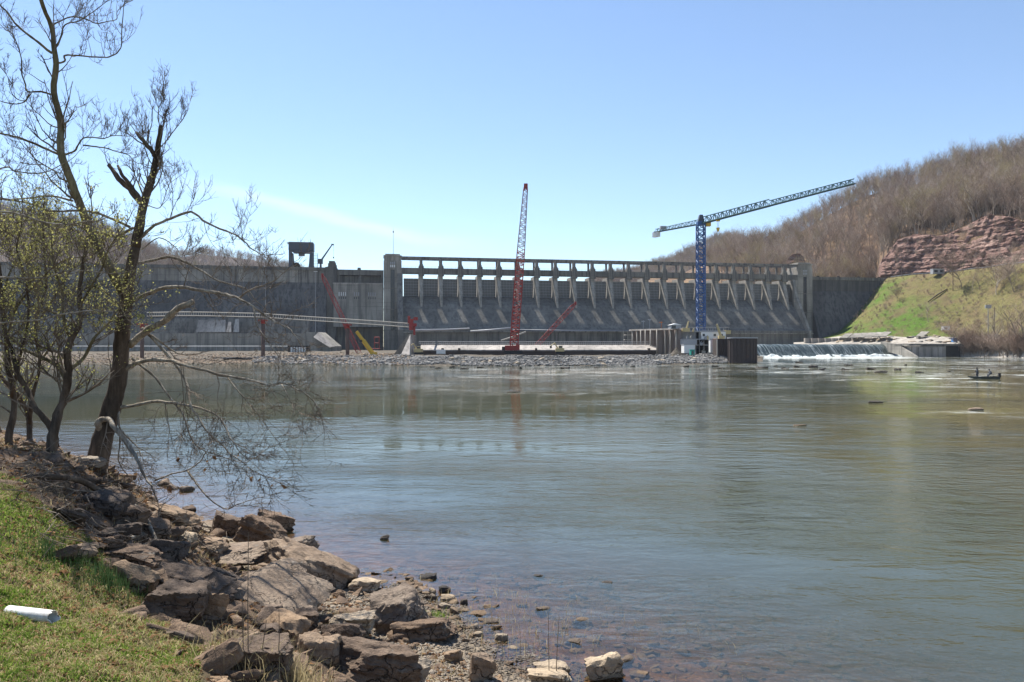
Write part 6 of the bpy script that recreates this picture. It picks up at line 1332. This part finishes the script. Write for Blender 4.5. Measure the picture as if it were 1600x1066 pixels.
# broken stubs
T1.limb([(224, 320), (206, 300), (188, 280), (170, 258)], .075, .04, BD, cut=True, kids=3, klen=.6)
T1.limb([(222, 318), (206, 292), (194, 272), (184, 259)], .05, .025, BD, cut=True, kids=2, klen=.5)
T1.limb([(243, 245), (230, 225), (213, 207)], .05, .03, BD, cut=True, kids=4, klen=.9, up=.6)
T1.limb([(203, 540), (236, 515), (258, 503), (276, 487), (302, 471)], .075, .055, BP, cut=True, kids=3, klen=.5, dY=-.6)
T1.limb([(168, 690), (157, 662), (166, 655), (182, 668), (200, 700), (217, 716), (228, 745), (238, 762)], .07, .016, BP, kids=7, klen=.9, dY=-1.2, up=-.25)
PL = [
 ([(218, 372), (240, 352), (263, 340), (297, 331), (327, 350), (360, 364), (378, 375), (392, 388)], .055, .014, 0, 16, 1.0, .35),
 ([(208, 356), (176, 368), (150, 362), (124, 354), (90, 346), (56, 343), (0, 350), (-40, 345)], .05, .022, .5, 9, .9, .25),
 ([(203, 355), (161, 336), (130, 329), (113, 328), (80, 330), (49, 319), (0, 310), (-40, 300)], .045, .018, -.5, 9, .9, .2),
 ([(213, 412), (240, 404), (266, 402), (292, 411), (318, 425), (345, 440), (380, 450), (400, 470)], .05, .014, .6, 12, .9, .2),
 ([(207, 470), (228, 459), (255, 451), (284, 449), (318, 454), (347, 459), (372, 466), (395, 478), (414, 494), (432, 503), (448, 512), (465, 530)], .065, .012, -.8, 18, 1.0, -.05),
 ([(372, 466), (388, 452), (410, 445), (430, 436), (450, 420)], .026, .008, -.8, 8, .8, .3),
 ([(396, 480), (404, 510), (420, 532), (438, 560), (452, 590)], .028, .007, -.5, 9, .7, -.3),
 ([(186, 582), (205, 570), (229, 563), (268, 564), (290, 570), (311, 577), (355, 589), (398, 596), (420, 602), (441, 600), (473, 612), (490, 626), (497, 640)], .07, .010, -1.2, 20, 1.1, -.25),
 ([(355, 589), (375, 612), (398, 640), (416, 668), (440, 700)], .022, .007, -.6, 9, .9, -.3),
 ([(440, 600), (455, 628), (470, 655), (472, 690)], .016, .006, -.6, 7, .7, -.3),
 ([(180, 638), (205, 634), (236, 628), (262, 628), (284, 632), (327, 642), (342, 655), (355, 672), (368, 690), (380, 710), (400, 728)], .055, .008, -.9, 18, 1.0, -.3),
 ([(237, 524), (255, 536), (268, 548), (276, 552)], .035, .02, .4, 5, .6, 0),
 ([(222, 512), (250, 545), (272, 572), (284, 592), (294, 612), (302, 634), (312, 655), (328, 676), (344, 696), (360, 709), (376, 720), (398, 735), (420, 748)], .05, .007, -1.0, 20, .9, -.3),
 ([(206, 560), (238, 590), (262, 620), (285, 650), (300, 680), (318, 700), (350, 715), (385, 722), (420, 700)], .04, .007, -.4, 16, .9, -.25),
 ([(240, 752), (265, 742), (292, 735), (310, 722), (325, 706), (336, 690)], .026, .006, -.5, 9, .7, .1),
 ([(292, 735), (304, 750), (315, 764), (330, 780), (350, 797), (372, 788), (400, 780), (430, 772)], .03, .006, -.8, 10, .7, -.05),
 ([(186, 640), (189, 665), (202, 688), (214, 700), (224, 720)], .03, .008, -.4, 6, .7, -.3),
 ([(185, 650), (186, 690), (188, 720), (200, 745), (215, 760)], .028, .008, .5, 8, .7, -.3),
 ([(81, 83), (60, 66), (34, 45), (14, 22), (0, 6), (-25, -20)], .04, .02, .3, 5, .8, .2),
 ([(81, 148), (66, 144), (49, 146), (40, 130), (34, 116), (28, 85), (22, 56), (10, 48), (0, 38)], .032, .008, .3, 9, .7, .3),
 ([(49, 146), (38, 158), (22, 150), (10, 120), (2, 105)], .02, .006, .3, 6, .6, .35),
 ([(45, 148), (40, 160), (20, 162), (0, 160), (-20, 160)], .022, .01, .2, 4, .6, .3),
 ([(98, 244), (70, 232), (38, 218), (18, 212), (0, 208), (-30, 200)], .04, .02, -.3, 7, .9, .2),
 ([(99, 243), (112, 234), (126, 227), (134, 218), (140, 213), (158, 214), (180, 215), (204, 213)], .034, .008, .3, 12, .8, .5),
 ([(130, 227), (148, 230), (168, 233), (184, 237), (198, 241), (208, 252), (226, 257)], .026, .006, .3, 9, .7, .3),
 ([(111, 286), (98, 280), (88, 270), (74, 262), (56, 250), (40, 236), (30, 220)], .03, .008, -.3, 8, .8, .3),
 ([(114, 314), (85, 308), (49, 307), (20, 310), (0, 312), (-30, 315)], .035, .016, .4, 8, .8, .2),
 ([(90, 99), (97, 93), (106, 89), (130, 90), (155, 88), (176, 89), (184, 72), (190, 56), (196, 38), (198, 10), (196, -10)], .034, .007, .2, 14, .7, .4),
 ([(79, 42), (84, 33), (94, 28), (112, 27), (130, 28), (150, 36), (170, 36), (182, 30), (188, 22), (198, 4)], .028, .007, -.2, 12, .7, .35),
 ([(84, 80), (94, 60), (103, 40), (118, 30), (133, 20), (150, 8), (170, 0), (190, -8)], .024, .007, .1, 10, .7, .3),
 ([(92, 200), (78, 195), (62, 180), (50, 170), (42, 160)], .022, .007, .2, 6, .6, .3),
 ([(245, 236), (262, 224), (280, 200), (290, 180)], .02, .006, .2, 8, .8, .6),
 ([(250, 200), (251, 180), (253, 160), (255, 140)], .018, .005, 0, 8, .6, .7),
 ([(240, 262), (228, 240), (222, 215), (222, 190)], .018, .005, -.2, 7, .6, .7),
 ([(228, 320), (250, 325), (262, 300), (270, 275)], .018, .006, .2, 8, .7, .4),
 ([(222, 390), (250, 372), (270, 385), (290, 400), (310, 380)], .022, .006, .3, 9, .7, .3),
]
for pts, r0, r1, dY, kids, kl, up in PL:
    low = pts[0][1] > 400; T1.limb(pts, r0 * (.66 if low else .62), r1 * .75, BP if pts[0][1] > 300 else BO, dY=dY, kids=int(kids * (1.15 if low else 1.35)), klen=kl * (1.15 if low else 1), up=up)
T1.finish('dead_leaf', 16, .055, lambda p: p.z < 3.2)
# olive budding trees at the left
def tr(name, label, base_px, Y, limbs, nb, bark='bark_olive', size=.021, group=None):
    b = at(*base_px, Y); T = Tree(name, label, b, Y, 'twig', group)
    for i, (pts, r0, r1, kids, kl) in enumerate(limbs): T.limb(pts, r0 * .7, r1 * .75, BD if i < 2 else BO, 'trunk' if i == 0 else 'limb', dY=TQ.uniform(-1, 1) if i else 0, kids=int(kids * 1.35), klen=kl, up=.25)
    T.finish('bud', nb, size); return T
tr('budding_tree', 'budding tree with forked dark trunk just left of the large leaning trunk', (84, 735), 14.2, [
 ([(84, 745), (86, 715), (90, 670), (96, 630), (106, 590), (112, 545), (120, 500), (127, 460), (132, 420), (136, 370)], .155, .03, 18, 1.3),
 ([(88, 700), (78, 670), (58, 640), (38, 612), (22, 575), (12, 545), (4, 500), (-6, 440)], .10, .03, 14, 1.3),
 ([(104, 595), (84, 572), (60, 556), (39, 545), (15, 520), (-10, 500)], .065, .02, 12, 1.2),
 ([(108, 580), (130, 555), (150, 530), (166, 508), (182, 486), (200, 470)], .055, .012, 12, 1.1),
 ([(114, 540), (104, 500), (96, 460), (90, 420), (80, 370)], .045, .012, 14, 1.2),
 ([(124, 480), (146, 450), (160, 420), (175, 390), (190, 360)], .035, .01, 12, 1.1),
 ([(118, 510), (84, 490), (50, 478), (10, 470)], .035, .012, 10, 1.1),
 ([(128, 455), (150, 448), (176, 470), (200, 500)], .025, .008, 8, .9)], 4800)
tr('budding_tree', 'slender budding tree second from the left edge', (50, 706), 15.6, [
 ([(52, 712), (50, 690), (43, 650), (26, 615), (8, 590), (-14, 560)], .10, .04, 6, 1.0),
 ([(46, 665), (55, 620), (58, 570), (60, 510), (66, 450), (70, 380), (68, 330)], .06, .015, 18, 1.2),
 ([(58, 570), (84, 530), (110, 505), (150, 490), (190, 470)], .035, .01, 10, 1.1),
 ([(64, 470), (40, 430), (20, 400), (0, 380)], .03, .01, 12, 1.1),
 ([(62, 500), (90, 450), (115, 420), (150, 400)], .028, .009, 12, 1.1)], 2900)
tr('budding_tree', 'budding tree with dark trunk at the left edge of the picture', (16, 698), 14.8, [
 ([(16, 705), (18, 680), (20, 630), (14, 570), (4, 510), (0, 450), (-6, 380)], .11, .03, 12, 1.2),
 ([(18, 620), (34, 560), (40, 500), (36, 440), (30, 390), (34, 350)], .05, .012, 16, 1.2),
 ([(8, 540), (30, 480), (60, 440), (100, 410), (140, 400)], .035, .01, 14, 1.2),
 ([(2, 470), (20, 420), (40, 385), (70, 370)], .03, .01, 12, 1.1)], 2900)
# long thin pale boughs coming in from the left
bw_ = Tree('overhanging_tree', 'tree outside the left edge reaching long thin pale boughs into the picture', at(-260, 760, 13.2), 13.2, 'twig')
bw_.limb([(-260, 770), (-262, 650), (-258, 520), (-250, 380), (-240, 240)], .2, .1, BD, 'trunk', kids=6)
for pts, r0, r1 in (([(-255, 470), (-120, 440), (0, 433), (34, 434), (67, 433), (95, 428), (118, 423), (165, 426)], .035, .012), ([(-256, 540), (-120, 515), (0, 505), (60, 500), (90, 492), (118, 487), (150, 486), (177, 487)], .035, .011), ([(-250, 400), (-100, 350), (0, 330), (60, 345), (100, 350), (140, 345)], .04, .012), ([(-245, 330), (-100, 300), (0, 262), (30, 270), (62, 268), (110, 250)], .035, .008)):
    bw_.limb(pts, r0 * .6, r1 * .8, BP, kids=14, klen=.8, up=.25)
bw_.finish()
# driftwood, roots and dead stems
def stems(name, label, px, hts, cat='dead weed', mat='twig', r=.004):
    x, Y, z = ground_at(*px); o = thing(name, label, cat, (x, Y, z))
    for dx, h, ln in hts: MB().tube([Vector((dx, 0, -.02)), Vector((dx + ln * .4, TQ.uniform(-.03, .03), h * .5)), Vector((dx + ln, TQ.uniform(-.05, .05), h))], [r, r * .8, r * .45], 5).build('stem', M[mat], o)
stems('dead_weed', 'pair of tall thin dead stems in front of the shallow water', (858, 1064), [(0, 1.0, -.01), (.10, .98, .05)], r=.007)
stems('dead_weed', 'thin dead stems left of the tall pair at the beach edge', (815, 1064), [(0, .82, -.03), (.07, .55, -.02), (-.3, .75, .03)])
stems('dead_weed', 'tall dark stem rising in front of the square boulder', (388, 1064), [(0, 1.4, .01), (.12, .5, .06), (-.05, .8, 0), (.3, .62, .02)], r=.006)
stems('dead_weed', 'dead stem standing on the pebble beach', (722, 1064), [(0, .7, -.1), (.2, .4, .02)])
stems('dead_weed', 'cluster of pale dry stems at the bottom beside the split boulder', (505, 1062), [(-.1, .45, .05), (0, .5, .0), (.05, .4, .08), (.12, .3, .0)])
x, Y, z = ground_at(420, 1062)
p = np.array([(x + random.gauss(0, .35), Y + random.gauss(0, .25), 0) for _ in range(900)]); p[:, 2] = bank_h(p[:, 0], p[:, 1]); blades('dry_weed_clump', p, (.1, .45), (.004, .009), M['straw'], 'pale dry grass stems around the square boulder', 29, .9)
Tq = MB()
for i in range(420):
    x, Y, z = ground_at(TQ.uniform(60, 420), TQ.uniform(735, 880)) if i % 3 else ground_at(TQ.uniform(20, 300), TQ.uniform(690, 800)); a = TQ.uniform(0, 6.28); L = TQ.uniform(.15, .7); c_ = Vector((x, Y, z + TQ.uniform(.02, .22)))
    d = Vector((math.cos(a), math.sin(a), TQ.uniform(-.5, .5))) * L; Tq.tube([c_ - d / 2, c_ + Vector((0, 0, TQ.uniform(-.05, .12))), c_ + d / 2], [.006, .008, .003], 4)
tag(Tq.build('brush_debris', M['twig']), 'tangled dead twigs and roots on the bank below the trees', kind='stuff')
for i, (a_, b_, r, lab) in enumerate([((60, 752), (190, 800), .05, 'bent dead branch lying at the foot of the budding trees'), ((190, 850), (330, 832), .03, 'thin driftwood stick above the plank like slab'), ((200, 790), (250, 870), .035, 'curved root running down between the dark rocks')]):
    p0 = Vector(ground_at(*a_)) + Vector((0, 0, .12)); p1 = Vector(ground_at(*b_)) + Vector((0, 0, .12)); md_ = p0.lerp(p1, .5) + Vector((0, 0, .18)); tag(MB().tube(cr_spline([p0, md_, p1], 5), r, 7).build('driftwood', M['bark_pale' if i else 'bark_dark'], None, True), lab, 'driftwood')
hz = MB().box(-1500, 2200, -60, 2000, -4, 420).build('haze', None); hz.data.materials.clear()
t = NT('thin_air'); pv_ = t.node('ShaderNodeVolumePrincipled'); pv_.inputs['Density'].default_value = .000055; pv_.inputs['Color'].default_value = (.80, .88, 1.0, 1); pv_.inputs['Anisotropy'].default_value = .2
t.l.new(pv_.outputs[0], t.out.inputs['Volume']); hz.data.materials.append(t.m); tag(hz, 'thin blue haze over the valley', kind='stuff')
bpy.context.view_layer.update()
print('TOTAL objects', len(COL.objects))
